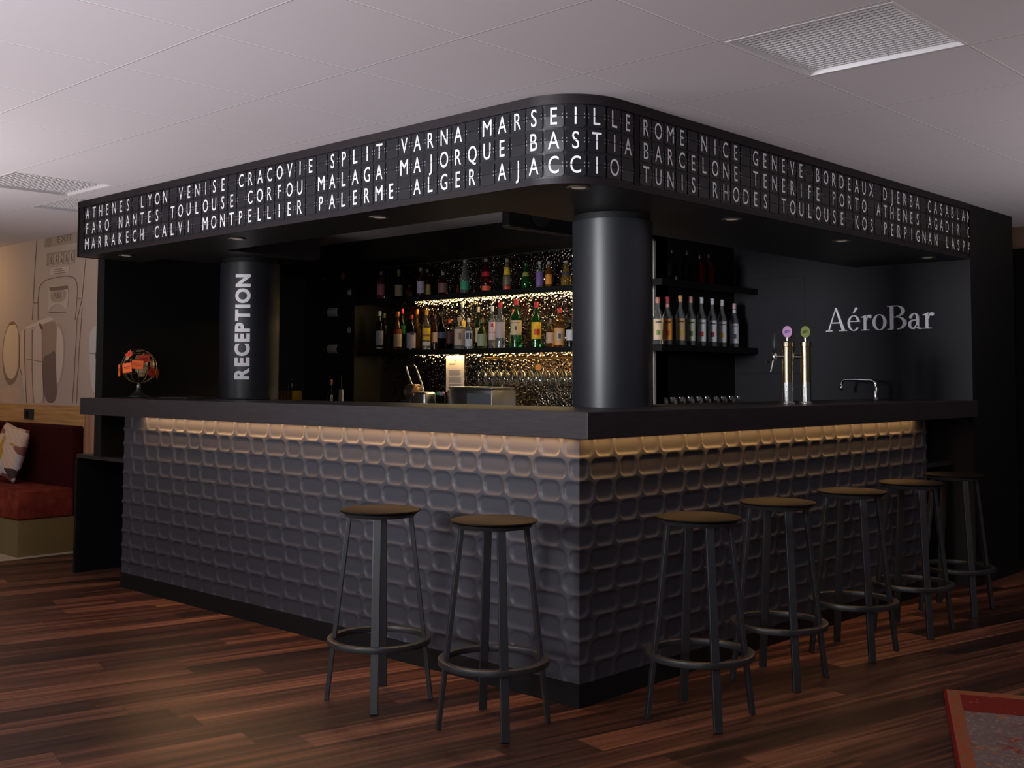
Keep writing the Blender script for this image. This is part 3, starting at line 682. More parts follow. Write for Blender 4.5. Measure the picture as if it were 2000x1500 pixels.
# ================================================================== BAR NAME ON THE WALL (serif capitals drawn here)
def ring(cx, cz, ro, zo, ri, zi, a0=0, a1=2 * PI, dx=0.0, n=36):
    out = []; fs = []
    for i in range(n + 1):
        a = a0 + (a1 - a0) * i / n
        out += [(cx + ro * math.cos(a), cz + zo * math.sin(a)), (cx + dx + ri * math.cos(a), cz + zi * math.sin(a))]
    for i in range(n): fs.append((2 * i, 2 * i + 2, 2 * i + 3, 2 * i + 1))
    return out, fs
def rect(x0, x1, z0, z1): return [(x0, z0), (x1, z0), (x1, z1), (x0, z1)], [(0, 1, 2, 3)]
def quad(*p): return list(p), [tuple(range(len(p)))]
def disc(cx, cz, r, n=16): return [(cx + r * math.cos(2 * PI * i / n), cz + r * math.sin(2 * PI * i / n)) for i in range(n)], [tuple(range(n))]
SER = {}
SER['A'] = (0.98, [quad((0.10, .02), (0.17, .02), (0.50, 1.0), (0.455, 1.0)), quad((0.44, 1.0), (0.515, 1.0), (0.90, .02), (0.745, .02)), rect(0.24, 0.68, .335, .385),
                   rect(0.0, 0.31, 0, .035), rect(0.60, 0.99, 0, .035)])
eb = [ring(0.29, .325, .285, .335, .165, .295, math.radians(12), math.radians(322), -.008), rect(0.10, 0.565, .375, .41), quad((0.44, .395), (0.575, .375), (0.562, .44), (0.45, .46)),
      quad((0.25, .76), (0.30, .74), (0.47, .93), (0.42, 1.0), (0.36, .985))]
SER['e'] = (0.60, eb)
SER['r'] = (0.47, [rect(0.11, 0.235, 0, .60), rect(0.0, 0.36, 0, .033), quad((0.0, .575), (0.235, .66), (0.235, .56), (0.0, .545)), ring(0.36, .40, .14, .255, .10, .17, math.radians(75), math.radians(175)), disc(0.40, .585, .072)])
SER['o'] = (0.64, [ring(0.315, .325, .305, .335, .175, .305)])
SER['B'] = (0.86, [rect(0.115, 0.255, 0, 1.0), rect(0.0, 0.42, 0, .038), rect(0.0, 0.42, .962, 1.0), rect(0.25, 0.45, .50, .535),
                   ring(0.40, .767, .345, .233, .20, .197, -PI / 2, PI / 2), ring(0.42, .268, .40, .268, .245, .232, -PI / 2, PI / 2), rect(0.25, 0.41, .962, 1.0), rect(0.25, 0.43, 0, .036)])
SER['a'] = (0.60, [rect(0.345, 0.465, .08, .48), ring(0.27, .465, .195, .195, .078, .150, 0, math.radians(160)), disc(0.115, .495, .062),
                   ring(0.215, .19, .205, .20, .088, .135, math.radians(75), math.radians(345)), quad((0.22, .36), (0.36, .42), (0.36, .36), (0.25, .325)), quad((0.26, .05), (0.36, .13), (0.36, .20), (0.24, .06)),
                   ring(0.515, .10, .17, .11, .05, .065, math.radians(180), math.radians(305))])
sign = empty('bar_name_sign', (RW, 0.49, 1.605), 'raised white serif lettering AéroBar on the dark wall', 'sign')
seq = 'AeroBar'; xcur = 0.0; pos_ = []
for ch in seq: pos_.append(xcur); xcur += SER[ch][0] + 0.025
tot = xcur - .03; WS = 0.752; HS = 0.158
for ch, x0 in zip(seq, pos_):
    mb = MB()
    for k, (vs, fs) in enumerate(SER[ch][1]):
        sx = WS / tot; dpt = 0.0012 * (k % 3)
        fr = [(-.012 - dpt * .2, -((a + x0) * sx) + WS / 2, c_ * HS) for a, c_ in vs]; bk = [(-.0005, -((a + x0) * sx) + WS / 2, c_ * HS) for a, c_ in vs]
        n = len(vs); mb.add(fr, fs)
        ed = {}
        for f_ in fs:
            for i in range(len(f_)): e_ = (f_[i], f_[(i + 1) % len(f_)]); ed[tuple(sorted(e_))] = ed.get(tuple(sorted(e_)), 0) + 1
        side = [e_ for e_, c2 in ed.items() if c2 == 1]
        mb.add(fr + bk, [(a, b2, b2 + n, a + n) for a, b2 in side])
    mb.build('letter', mat('sign_white', (0.94, 0.93, 0.96), .5), sign)
# faint cupboard doors left of the name
t = empty('wall_cupboard', (RW, 1.3, 0.9), 'flush black cupboard door in the wall behind the beer taps', 'cupboard door')
MB().box(-0.005, -0.0005, -0.27, 0.27, 0.42, 1.10).build('door', wall_dark, t, bevel=0.002)
MB().box(-0.005, -0.0005, -0.27, 0.27, -0.30, 0.415).build('door', wall_dark, t, bevel=0.002)
MB().tube([(-0.030, 0.02, 0.50), (-0.005, 0.02, 0.50)], 0.008, 10).build('knob', blackmetal, t)

# ================================================================== BACK SHELVES
t = empty('splashback', (2.70, 3.0, 0.92), 'dark hammered glass splashback behind the bottle shelves', 'splashback')
iv = Matrix.Translation((-2.70, -3.0, -0.92))
for nm, bx, mt in (('glass_panel', (2.700, 2.7195, 1.603, 4.431, 0.92, 2.205), mir), ('top_trim', (2.692, 2.70, 1.603, 4.431, 2.205, 2.213), steel),
                   ('edge_strip', (2.678, 2.699, 1.590, 1.598, 0.92, 2.20), mat('edge_white', S(235, 226, 212), .3, .3))):
    MB().box(*bx).build(nm, mt, t).matrix_parent_inverse = iv
shelf_m = mat('shelf_black', (0.007, 0.0065, 0.006), 0.45, spec=0.3)
SH1, SH2 = 1.926, 1.501
def shelf(z, lab):
    p_ = [(2.50, 1.40), (3.676, 1.40), (3.676, 1.588), (2.668, 1.588), (2.668, 1.612), (2.690, 1.612), (2.690, 4.428), (2.50, 4.428)]
    t = empty('bottle_shelf', (2.5, 1.4, z - .04), lab, 'shelf')
    o = MB().prism(p_, z - .018, z).box(2.50, 2.516, 1.40, 4.428, z - .041, z - .018).box(2.516, 3.676, 1.40, 1.416, z - .041, z - .018).build('board', shelf_m, t); o.matrix_parent_inverse = Matrix.Translation((-2.5, -1.4, -(z - .04)))
    o = MB().box(2.660, 2.680, 1.75, 4.02, z - .022, z - .0185).build('led_strip', led, t); o.matrix_parent_inverse = Matrix.Translation((-2.5, -1.4, -(z - .04)))
shelf(SH1, 'upper black corner shelf carrying the soft drink bottles, lit from below')
shelf(SH2, 'lower black corner shelf carrying the spirit and syrup bottles, lit from below')
o = MB().box(2.10, 2.698, 1.62, 4.425, 0.0, 0.90).box(2.10, 2.415, 4.425, 5.45, 0.0, 0.90).build('back_counter', black); tag(o, 'low black back counter under the hammered glass', 'counter')
o = MB().box(2.12, 3.67, 1.0, 1.38, 0.0, 1.045).build('glass_washer_counter', black); tag(o, 'black low counter behind the right leg of the bar', 'counter')

# ================================================================== BOTTLES
def gmat(name, col, tr_=0.9, rough=0.04):
    return mat('glass_' + name, col, rough, trans=tr_, ior=1.45)
GC = dict(clear=(0.92, 0.94, 0.92), green=(0.03, 0.30, 0.05), dgreen=(0.02, 0.10, 0.03), olive=(0.20, 0.26, 0.05), amber=(0.55, 0.22, 0.05), brown=(0.16, 0.045, 0.015), dark=(0.012, 0.012, 0.012),
          red=(0.28, 0.02, 0.02), rose=(0.75, 0.25, 0.15), orange=(0.95, 0.42, 0.05), yellow=(0.95, 0.65, 0.12), pale=(0.90, 0.80, 0.55))
def bottle_profile(kind, r, h):
    if kind == 'spirit':   return [(r * .9, 0), (r, .012 * h), (r, .60 * h), (r * .86, .665 * h), (r * .5, .73 * h), (r * .36, .78 * h), (r * .34, .93 * h)]
    if kind == 'wine':     return [(r * .9, 0), (r, .015 * h), (r, .55 * h), (r * .8, .64 * h), (r * .45, .72 * h), (r * .36, .78 * h), (r * .34, .93 * h)]
    if kind == 'squat':    return [(r * .85, 0), (r, .03 * h), (r, .50 * h), (r * .85, .62 * h), (r * .45, .72 * h), (r * .30, .76 * h), (r * .30, .90 * h)]
    if kind == 'square':   return [(r * .95, 0), (r, .02 * h), (r, .62 * h), (r * .9, .68 * h), (r * .42, .71 * h), (r * .38, .75 * h), (r * .36, .93 * h)]
    if kind == 'soda':     return [(r * .85, 0), (r * .95, .02 * h), (r, .30 * h), (r * .92, .44 * h), (r * .62, .68 * h), (r * .38, .86 * h), (r * .34, .955 * h)]
    if kind == 'pear':     return [(r * .9, 0), (r, .05 * h), (r * 1.0, .28 * h), (r * .80, .50 * h), (r * .48, .72 * h), (r * .34, .86 * h), (r * .34, .955 * h)]
    if kind == 'syrup':    return [(r * .92, 0), (r, .015 * h), (r, .56 * h), (r * 1.02, .57 * h), (r * .95, .61 * h), (r * .55, .72 * h), (r * .38, .80 * h), (r * .36, .93 * h)]
    if kind == 'conic':    return [(r * .95, 0), (r, .03 * h), (r * .92, .40 * h), (r * .62, .66 * h), (r * .38, .80 * h), (r * .34, .95 * h)]
CAM = Vector((-3.3758, -2.8187, 0))
def prof_r(prof, z):
    for (r0, z0), (r1, z1) in zip(prof, prof[1:]):
        if z0 <= z <= z1: return r0 + (r1 - r0) * (z - z0) / max(z1 - z0, 1e-6)
    return prof[-1][0]
def wrap(mb, prof, z0, z1, phi, half, off=0.0009, n=10, mi=0):
    nz = 4; vs = []; fs = []
    for j in range(nz + 1):
        z = z0 + (z1 - z0) * j / nz; r = prof_r(prof, z) + off
        for i in range(n + 1):
            a = phi - half + 2 * half * i / n; vs.append((r * math.cos(a), r * math.sin(a), z))
    for j in range(nz):
        for i in range(n): k = j * (n + 1) + i; fs.append((k, k + 1, k + n + 2, k + n + 1))
    return mb.add(vs, fs, mi)
def bottle(x, y, z, h, r, kind, gcol, cap, label, lab, group, extra=None, capr=1.25, z0=.14, z1=.50, tr_=0.9, name='bottle', half=1.25):
    t = empty(name, (x, y, z), lab, 'bottle', group)
    prof = bottle_profile(kind, r, h); phi = math.atan2(CAM.y - y, CAM.x - x)
    MB().lathe(prof, 22).build('glass_body', gmat(gcol, GC[gcol], tr_), t, smooth=True)
    cr = prof[-1][0] * capr; cz = prof[-1][1]
    MB().lathe([(cr * .98, cz - .055 * h), (cr, cz - .05 * h), (cr, h - .004), (cr * .9, h)], 16).build('cap', mat('cap_%02x%02x%02x' % cap, S(*cap), 0.4), t, smooth=True)
    if label:
        mb = MB(); wrap(mb, prof, z0 * h, z1 * h, phi, half)
        mb.build('label', mat('label_%02x%02x%02x' % label, S(*label), 0.6), t, smooth=True, fix=False)
    if extra:
        for (ez0, ez1, ehalf, shift, ecol) in extra:
            mb = MB(); wrap(mb, prof, ez0 * h, ez1 * h, phi + shift, ehalf, 0.0016)
            mb.build('label_mark', mat('label_%02x%02x%02x' % ecol, S(*ecol), 0.5), t, smooth=True, fix=False)
    return t
SG = 'spirit bottles on the lower shelf'
MID = [  # y, top, r, x, kind, glass, cap, label, text, extra, z0, z1
 (4.267, 1.830, .0318, 2.55, 'spirit', 'dark', (225, 220, 205), (150, 150, 156), 'black spirit bottle with white cap and grey label, first on the lower shelf', [(.05, .10, .9, 0, (150, 150, 156))], .14, .50),
 (4.308, 1.817, .0275, 2.635, 'spirit', 'dark', (235, 205, 120), None, 'dark bottle with cream yellow cap behind the first black bottle', None, 0, 0),
 (4.042, 1.817, .0335, 2.55, 'wine', 'rose', (215, 120, 60), (220, 195, 165), 'amber pink bottle with orange cap and tall cream label', [(.42, .54, 1.0, 0, (150, 70, 35))], .10, .42),
 (4.085, 1.845, .0293, 2.635, 'spirit', 'dgreen', (190, 40, 35), (30, 110, 60), 'dark bottle with red cap and green label behind the amber pink one', None, .40, .60),
 (3.877, 1.783, .0375, 2.55, 'spirit', 'dark', (170, 40, 30), (205, 190, 200), 'squat dark bottle with red cap and pale lilac label', [(.43, .52, .45, .2, (70, 55, 75))], .06, .48),
 (3.912, 1.834, .0267, 2.645, 'wine', 'amber', (235, 165, 30), None, 'slim amber bottle with yellow cap behind the lilac labelled one', None, 0, 0),
 (3.697, 1.816, .0326, 2.55, 'spirit', 'pale', (240, 180, 30), (238, 190, 40), 'clear bottle with yellow cap and large yellow round label', [(.10, .20, 1.1, 0, (225, 215, 190)), (.33, .38, .9, 0, (150, 95, 20))], .24, .54),
 (3.690, 1.780, .0285, 2.635, 'spirit', 'brown', (60, 40, 30), (225, 175, 135), 'brown bottle with peach label behind the yellow labelled bottle', None, .22, .50),
 (3.522, 1.796, .0343, 2.55, 'wine', 'dark', (20, 20, 22), (70, 78, 96), 'black bottle with black cap and small blue grey label', None, .30, .44),
 (3.430, 1.731, .0290, 2.55, 'square', 'dark', (214, 88, 32), (60, 20, 18), 'short dark bottle with bright orange cap', None, .20, .60),
 (3.310, 1.744, .0413, 2.54, 'square', 'clear', (190, 160, 120), (205, 180, 155), 'wide clear bottle with square tan label and cork', [(.30, .50, .3, 0, (150, 120, 100))], .12, .62),
 (3.389, 1.874, .0257, 2.645, 'wine', 'clear', (235, 222, 205), (235, 190, 90), 'tallest clear bottle with white top behind the tan labelled one', None, .45, .60),
 (3.222, 1.733, .0276, 2.55, 'spirit', 'clear', (215, 215, 205), (205, 205, 215), 'short clear bottle with white label and dark blue squares', [(.32, .52, .35, -.3, (25, 28, 70)), (.32, .52, .25, .55, (25, 28, 70))], .08, .58),
 (3.205, 1.822, .0253, 2.635, 'wine', 'dgreen', (225, 205, 175), (215, 190, 160), 'dark green bottle with cream capsule behind the blue squared label', None, .16, .50),
 (3.087, 1.728, .0373, 2.56, 'squat', 'olive', (110, 110, 50), (165, 165, 130), 'wide olive green bottle with grey green label', None, .08, .48),
 (2.991, 1.818, .0272, 2.57, 'spirit', 'clear', (240, 235, 228), (235, 205, 195), 'clear bottle with long white cap and pale pink label with red dot', [(.50, .58, .35, -.1, (200, 30, 45)), (.36, .39, 1.0, 0, (200, 150, 145))], .20, .62),
 (2.890, 1.842, .0359, 2.55, 'spirit', 'clear', (200, 40, 40), (200, 178, 172), 'clear bottle with red pourer and rose grey label', None, .22, .56),
 (2.730, 1.855, .0410, 2.55, 'spirit', 'green', (200, 45, 45), (218, 190, 145), 'green whiskey bottle with red pourer and cream label', [(.36, .44, .16, -.1, (60, 40, 30)), (.50, .52, .9, 0, (160, 130, 90))], .26, .56),
 (2.843, 1.790, .0246, 2.640, 'spirit', 'brown', (215, 60, 55), (190, 140, 100), 'small brown bottle with red cap tucked behind the green whiskey', None, .15, .4),
 (2.540, 1.826, .0365, 2.56, 'spirit', 'green', (205, 35, 40), (238, 185, 30), 'green bottle with red cap and yellow label with red letters', [(.27, .40, .28, -.22, (190, 40, 30)), (.27, .40, .28, .42, (190, 40, 30))], .18, .55),
 (2.414, 1.697, .0314, 2.57, 'squat', 'amber', (120, 80, 60), (205, 165, 130), 'stubby amber bottle with kraft paper label', None, .14, .52),
 (2.312, 1.772, .0357, 2.55, 'square', 'amber', (180, 40, 30), (214, 160, 100), 'amber whisky bottle with red wax neck and silver medal on kraft label', [(.16, .38, .42, 0, (170, 168, 172)), (.20, .34, .28, 0, (40, 40, 46))], .04, .48),
 (2.231, 1.690, .0278, 2.57, 'spirit', 'dark', (30, 30, 32), (205, 205, 210), 'black bottle with white six sided label beside the big column', None, .22, .62)]
for (y, top, r, x, kind, gc, cap, lb, lab, ex, z0, z1) in MID:
    bottle(x, y, SH2 + .0005, top - SH2, r, kind, gc, cap, lb, lab, SG, ex, z0=z0, z1=z1)
TG = 'small drink bottles on the upper shelf'
TOP = [
 (4.265, 2.157, .0328, 2.56, 'spirit', 'rose', (150, 130, 125), (190, 110, 120), 'rose coloured small bottle with pink label, first on the upper shelf', None, .16, .54),
 (4.044, 2.158, .0323, 2.56, 'spirit', 'dark', (150, 145, 140), (205, 190, 150), 'dark small bottle with green neck label and cream label', [(.76, .88, 1.2, 0, (120, 140, 60))], .06, .46),
 (3.767, 2.155, .0316, 2.55, 'square', 'brown', (160, 155, 150), (200, 195, 205), 'dark amber small bottle with pale grey label and black shoulder', [(.24, .26, 1.0, 0, (110, 100, 110))], .10, .52),
 (3.774, 2.150, .0291, 2.625, 'square', 'brown', (160, 155, 150), (225, 185, 110), 'small bottle with yellowish label half hidden behind the grey labelled one', None, .08, .44),
 (3.531, 2.110, .0396, 2.57, 'squat', 'red', (150, 145, 140), (120, 80, 74), 'round dark red small bottle with faint label', None, .10, .50),
 (3.276, 2.184, .0363, 2.56, 'soda', 'clear', (170, 170, 170), (60, 150, 110), 'tall clear lemonade bottle with green label', None, .10, .36),
 (3.048, 2.176, .0406, 2.56, 'soda', 'red', (165, 140, 135), (205, 30, 55), 'dark red cola bottle with scarlet label', [(.03, .17, .9, 0, (235, 90, 50))], .46, .60),
 (2.832, 2.160, .0334, 2.56, 'soda', 'pale', (180, 165, 140), (240, 195, 40), 'clear soda bottle with yellow shoulder label and red foot', [(.02, .12, .9, 0, (215, 60, 40)), (.18, .42, .7, 0, (120, 105, 80))], .48, .72),
 (2.642, 2.114, .0344, 2.56, 'pear', 'green', (30, 110, 50), (150, 150, 70), 'bright green pear shaped water bottle', None, .48, .64),
 (2.508, 2.116, .0293, 2.56, 'square', 'clear', (180, 175, 170), (120, 90, 150), 'clear square bottle with purple label', None, .08, .60),
 (2.480, 2.120, .0278, 2.625, 'spirit', 'orange', (175, 165, 150), (240, 150, 50), 'orange juice bottle behind the purple labelled one', None, .14, .5),
 (2.259, 2.103, .0372, 2.56, 'pear', 'yellow', (185, 175, 165), (60, 60, 75), 'round orange soda bottle nearest the big column', None, .42, .56)]
for (y, top, r, x, kind, gc, cap, lb, lab, ex, z0, z1) in TOP:
    bottle(x, y, SH1 + .0005, top - SH1, r, kind, gc, cap, lb, lab, TG, ex, z0=z0, z1=z1, capr=1.3)
bottle(2.60, 3.393, SH1 + .0005, 0.075, .0154, 'spirit', 'amber', (120, 60, 40), None, 'tiny amber miniature bottle beside the lemonade bottle', TG)
bottle(2.60, 3.960, SH1 + .0005, 0.105, .030, 'squat', 'rose', (120, 60, 40), None, 'squat copper coloured little bottle between the first dark bottles', TG)
SYG = 'syrup bottles on the right shelf'
SYR = [(2.598, 1.811, (236, 205, 165), (120, 140, 50), (200, 130, 110), 'syrup bottle half hidden by the big column, with peach label'),
 (2.705, 1.820, (222, 150, 70), (200, 90, 30), (190, 60, 70), 'syrup bottle with orange label and red topped cap'),
 (2.855, 1.837, (205, 165, 120), (190, 170, 40), (205, 150, 100), 'syrup bottle with beige label and lemon picture'),
 (2.976, 1.836, (196, 202, 176), (90, 120, 60), (190, 130, 130), 'syrup bottle with pale green label and herb picture'),
 (3.106, 1.839, (216, 216, 210), (190, 60, 50), (205, 200, 200), 'syrup bottle with white label and red fruit picture'),
 (3.240, 1.838, (214, 212, 214), (150, 30, 60), (205, 200, 205), 'syrup bottle with white label and raspberry picture'),
 (3.363, 1.836, (208, 204, 208), (210, 160, 60), (205, 200, 205), 'syrup bottle with white label and yellow flower picture'),
 (3.523, 1.818, (196, 198, 204), (70, 74, 84), (200, 160, 165), 'last syrup bottle with grey white label and dark fruit picture')]
for i, (x, top, lb, mk, cap, lab) in enumerate(SYR):
    neck = [(.20, .30, .34, .05, mk), (.46, .485, .55, .1, (70, 60, 60))]
    if i in (1, 7): neck.append((.78, .86, 1.3, 0, (215, 150, 130) if i == 1 else (205, 200, 205)))
    bottle(x, 1.5, SH2 + .0005, top - SH2, 0.0345, 'syrup', 'clear', cap, lb, lab, SYG, neck, z0=.10, z1=.54, half=1.0)
UG = 'unlit bottles on the upper right shelf'
for (x, top, gc, lab) in [(2.760, 2.140, 'dark', 'dark bottle beside the column on the unlit upper right shelf'), (2.937, 2.147, 'dark', 'second dark bottle on the unlit upper right shelf'),
                          (3.090, 2.133, 'red', 'dark red bottle on the unlit upper right shelf'), (3.200, 2.147, 'red', 'last dark bottle with red edge on the upper right shelf')]:
    bottle(x, 1.5, SH1 + .0005, top - SH1, 0.036, 'spirit', gc, (20, 20, 22), None, lab, UG)

# hanging wine glasses and their rack
rack_m = mat('rack_metal', S(214, 150, 66), 0.3, 0.7)
t = empty('glass_rack', (2.58, 2.6, 1.42), 'amber lit hanging rack for wine glasses under the lower shelf', 'glass rack')
for k in range(4):
    x = -0.075 + 0.046 * k
    MB().box(x - .006, x + .006, -0.62, 0.46, 0.0, 0.010).build('rail', rack_m, t)
for yy in (-0.55, -0.1, 0.38):
    MB().box(-0.082, 0.072, yy - .006, yy + .006, 0.0102, 0.014).build('cross_bar', rack_m, t)
    MB().box(-0.003, 0.003, yy - .003, yy + .003, 0.014, 0.040).build('hanger', rack_m, t)
def goblet(name, prof, lab, group, loc, up=False):
    me = MB().lathe(prof, 20, closed=False).mesh(name); return tag(link(name, me, thin, None, loc, smooth=True), lab, 'glass', group)
hang = [(0.032, 0.0), (0.030, -.003), (0.006, -.006), (0.0042, -.02), (0.0042, -.075), (0.010, -.088), (0.030, -.105), (0.039, -.130), (0.038, -.160), (0.031, -.192)]
g0 = goblet('wine_glass', hang, 'clear wine glass hanging upside down at the left end of the amber rack', 'hanging wine glasses', (2.50, 3.02, 1.4195))
for r_, x in enumerate((2.505, 2.600)):
    for k in range(12):
        y = 3.02 - 0.078 * k + (0.035 if r_ else 0)
        if r_ == 0 and k == 0: continue
        g = g0.copy(); COL.objects.link(g); g.location = (x, y, 1.4195)
        g['label'] = 'clear wine glass hanging upside down in the front row of the amber rack' if r_ == 0 else 'clear wine glass hanging upside down in the back row of the amber rack'
t = tag(link('badge_glass', MB().lathe([(0.03, 0), (0.006, -.006), (0.0045, -.05), (0.03, -.065), (0.05, -.10), (0.046, -.17)], 22, closed=False).mesh('badge_glass'), thin, None, (2.41, 2.385, 1.43), True), 'balloon glass with a round orange badge among the hanging glasses', 'glass')
bm_ = MB().lathe([(0.0, 0.004), (0.021, 0.004), (0.022, 0.0)], 24, (0, 0, 0), None, closed=False).build('round_badge', mat('badge_orange', S(240, 150, 40), .5), t)
ph = math.atan2(CAM.y - 2.385, CAM.x - 2.41); bm_.location = (0.051 * math.cos(ph), 0.051 * math.sin(ph), -.075); bm_.rotation_euler = (0, PI / 2, ph)
# tumblers on the washer counter
tp = [(0.024, 0.0), (0.030, 0.0), (0.034, 0.118)]
for k in range(9):
    x = 2.30 + 0.095 * k
    goblet('tumbler', tp, 'plain tumbler in the row behind the right leg of the bar', 'row of tumblers', (x, 1.20, 1.046))

# notice on the glass, steel box, juicer, small things on the back counter
ppr = mat('notice_paper', S(238, 216, 196), 0.7)
t = empty('notice_sheet', (2.697, 3.52, 1.20), 'tall printed notice sheet fixed to the hammered glass under the lower shelf', 'notice')
MB().box(-0.002, 0.0, -0.102, 0.102, -0.03, 0.255).build('paper', ppr, t)
mb = MB(); random.seed(4)
for z, wd in [(.190, .08), (.183, .07)] + [(.140 - .008 * i, .135 - .012 * (i % 3)) for i in range(6)] + [(.080 - .008 * i, .14 - .014 * (i % 2)) for i in range(5)] + [(.030, .14), (.022, .11)]:
    mb.box(-0.0026, -0.0019, .070 - wd, .070, z, z + .0032)
mb.build('printed_lines', mat('print_grey', S(130, 110, 100), .7), t)
MB().tube([(-.0024, -.012, .224), (-.0024, 0, .210), (-.0024, .012, .224)], .0018, 5).build('printed_emblem', mat('print_grey', S(130, 110, 100), .7), t)
t = empty('steel_machine', (2.40, 2.98, 0.9), 'brushed steel rounded machine standing under the hanging glasses', 'machine')
pl = [(0.13, -0.27), (0.13, 0.22), (0.0, 0.26), (-0.07, 0.24), (-0.11, 0.16), (-0.12, 0.05), (-0.12, -0.27)]
MB().prism(pl[::-1], 0.0, 0.295).build('housing', steel, t, bevel=0.006, smooth=True)
MB().prism([(a * .96, b_ * .97) for a, b_ in pl[::-1]], 0.296, 0.318).build('lid', steel, t, bevel=0.008, smooth=True)
MB().box(-0.1215, -0.1203, -0.262, -0.02, 0.05, 0.27).build('control_panel', mat('panel_grey', S(150, 156, 160), .35, .7), t)
t = empty('citrus_press', (2.30, 3.55, 0.9), 'chrome lever press with round drum left of the notice', 'juice press')
MB().box(-0.05, 0.07, -0.17, 0.01, 0.0, 0.275).build('body', steel, t, bevel=0.018, seg=3, smooth=True)
MB().lathe([(0.058, 0.0), (0.062, 0.006), (0.062, 0.10), (0.055, 0.105)], 28, (0, 0.065, 0.272), Matrix.Rotation(PI / 2 * 1.0, 3, 'X') ).build('drum', mat('warm_steel', S(170, 140, 110), .3, .9), t, smooth=True)
MB().box(-0.03, 0.03, 0.0, 0.14, 0.0, 0.21).build('foot', blackmetal, t, bevel=0.006)
MB().tube([(0.0, -0.105, 0.272), (-.005, -0.085, 0.34), (-.01, -0.02, 0.462), (-.01, 0.0, 0.475), (-.01, 0.062, 0.478), (-.01, 0.085, 0.470), (-.01, 0.078, 0.44), (0.0, 0.03, 0.325), (0.0, 0.02, 0.318), (0.0, -.065, 0.320)], 0.0065, 10).build('lever_handle', chrome, t, smooth=True)
for yy, cc, lab in ((3.345, (60, 150, 130), 'small teal topped jar beside the lever press'), (3.300, (180, 110, 150), 'small pink topped jar beside the lever press')):
    t = empty('jar', (2.36, yy, 0.9), lab, 'jar')
    MB().lathe([(0.022, 0), (0.024, .01), (0.024, .24), (0.018, .25)], 18).build('glass_body', gmat('dark', GC['dark']), t, smooth=True)
    MB().sphere((0, 0, .262), (0.018, 0.018, 0.016)).build('lid', mat('jar_lid_%d' % cc[0], S(*cc), .5), t, smooth=True)
# left recess: gold bag, roll, little bottles
t = empty('gift_bag', (2.20, 5.03, 0.9), 'shiny gold striped paper bag beside the lettered column', 'bag')
MB().box(-0.05, 0.05, -0.12, 0.14, 0.0, 0.272).build('bag_body', gold, t, bevel=0.003)
mb = MB()
for i in range(4): mb.box(-0.0515, -0.0503, -0.10 + .05 * i, -0.085 + .05 * i, 0.01, 0.265)
mb.build('stripes', mat('gold_dark', S(150, 110, 30), .35, .8), t)
t = empty('desk_lamp', (2.10, 5.30, 0.9), 'small copper tilted lamp half hidden behind the lettered column', 'lamp')
MB().lathe([(0.035, -0.075), (0.042, -.07), (0.040, 0.07), (0.034, 0.075)], 22, (0, 0, .245), Matrix.Rotation(PI / 2, 3, 'X') @ Matrix.Rotation(0.12, 3, 'Y')).build('lamp_head', mat('copper', S(230, 150, 90), .25, .9), t, smooth=True)
MB().lathe([(0.05, 0), (0.05, .01), (0.008, .02), (0.008, .21)], 18).build('stem', blackmetal, t, smooth=True)
bottle(2.30, 4.58, 0.9005, 0.365, .030, 'wine', 'dark', (214, 140, 100), (150, 150, 165), 'small dark bottle with copper cap standing before the wine wall', None, [(.50, .66, .25, .1, (220, 220, 230))], z0=.55, z1=.62, half=.3)
bottle(2.22, 5.02, 1.1725, 0.098, .026, 'wine', 'dark', (150, 130, 110), None, 'dark little bottle standing on the gold bag', None, [(.30, .62, .25, .2, (210, 215, 215))])
o = MB().lathe([(0.018, 0), (0.022, .012), (0.02, .25), (0.008, .262), (0.006, .40), (0.03, .405)], 18, (2.28, 4.42, 0.9)).build('stand_pepper_mill', blackmetal, smooth=True)
o.name = 'pepper_mill'; tag(o, 'slim black mill right of the small dark bottle', 'pepper mill')
tag(MB().box(2.22, 2.24, 4.335, 4.375, 0.9, 1.185).build('card_holder', mat('card_white', S(200, 195, 195), .5)), 'small white upright card beside the black mill', 'card')
tag(MB().box(3.19, 3.1995, 5.6, 6.2, 2.13, 2.19).build('wall_grille', mat('grille_brown', S(60, 50, 42), .5)), 'dim brown grille on the wall of the left recess', 'grille')
tag(MB().box(3.19, 3.1995, 5.58, 5.92, 1.60, 1.66).build('price_label', mat('olive_label', S(150, 145, 50), .5)), 'small olive label on the dark wall right of the lettered column', 'label')
# wine bottles lying on wall pegs
def lying(y, z, lab, lb, flip, x=2.30, capc=(40, 20, 24)):
    t = empty('wine_bottle', (x, y, z), lab, 'bottle', 'wine bottles lying on the dark wall')
    t.rotation_euler = (PI / 2 if not flip else -PI / 2, 0, math.radians(20))
    r, h = .036, .27; prof = bottle_profile('wine', r, h)
    if flip: MB().lathe([(0.0, -.0006), (.030, -.0006), (.033, .001)], 22, closed=False).build('base_reflection', mat('amber_reflection', S(214, 130, 70), .25, .5), t)  # amber disc colours in the warm reflection on the bottle base
    MB().lathe(prof, 22).build('glass_body', gmat('dgreen', GC['dgreen']), t, smooth=True)
    MB().lathe([(.0145, .80 * h), (.015, .81 * h), (.015, h)], 14).build('capsule', mat('cap_%02x%02x%02x' % capc, S(*capc), .4), t, smooth=True)
    if lb:
        mb = MB(); wrap(mb, prof, .12 * h, .48 * h, PI * 0.5, PI * .99, n=28); mb.build('label', mat('label_%02x%02x%02x' % lb, S(*lb), .6), t, smooth=True, fix=False)
    MB().tube([(0, .037, .10), (0.03, .0405, .10)], .004, 6).build('peg', blackmetal, t)
    return t
lying(4.66, 1.822, 'wine bottle lying on the dark wall with broad white label', (225, 222, 228), False)
lying(4.66, 1.517, 'wine bottle lying on the dark wall, lowest, with narrow white label', (200, 200, 204), False)
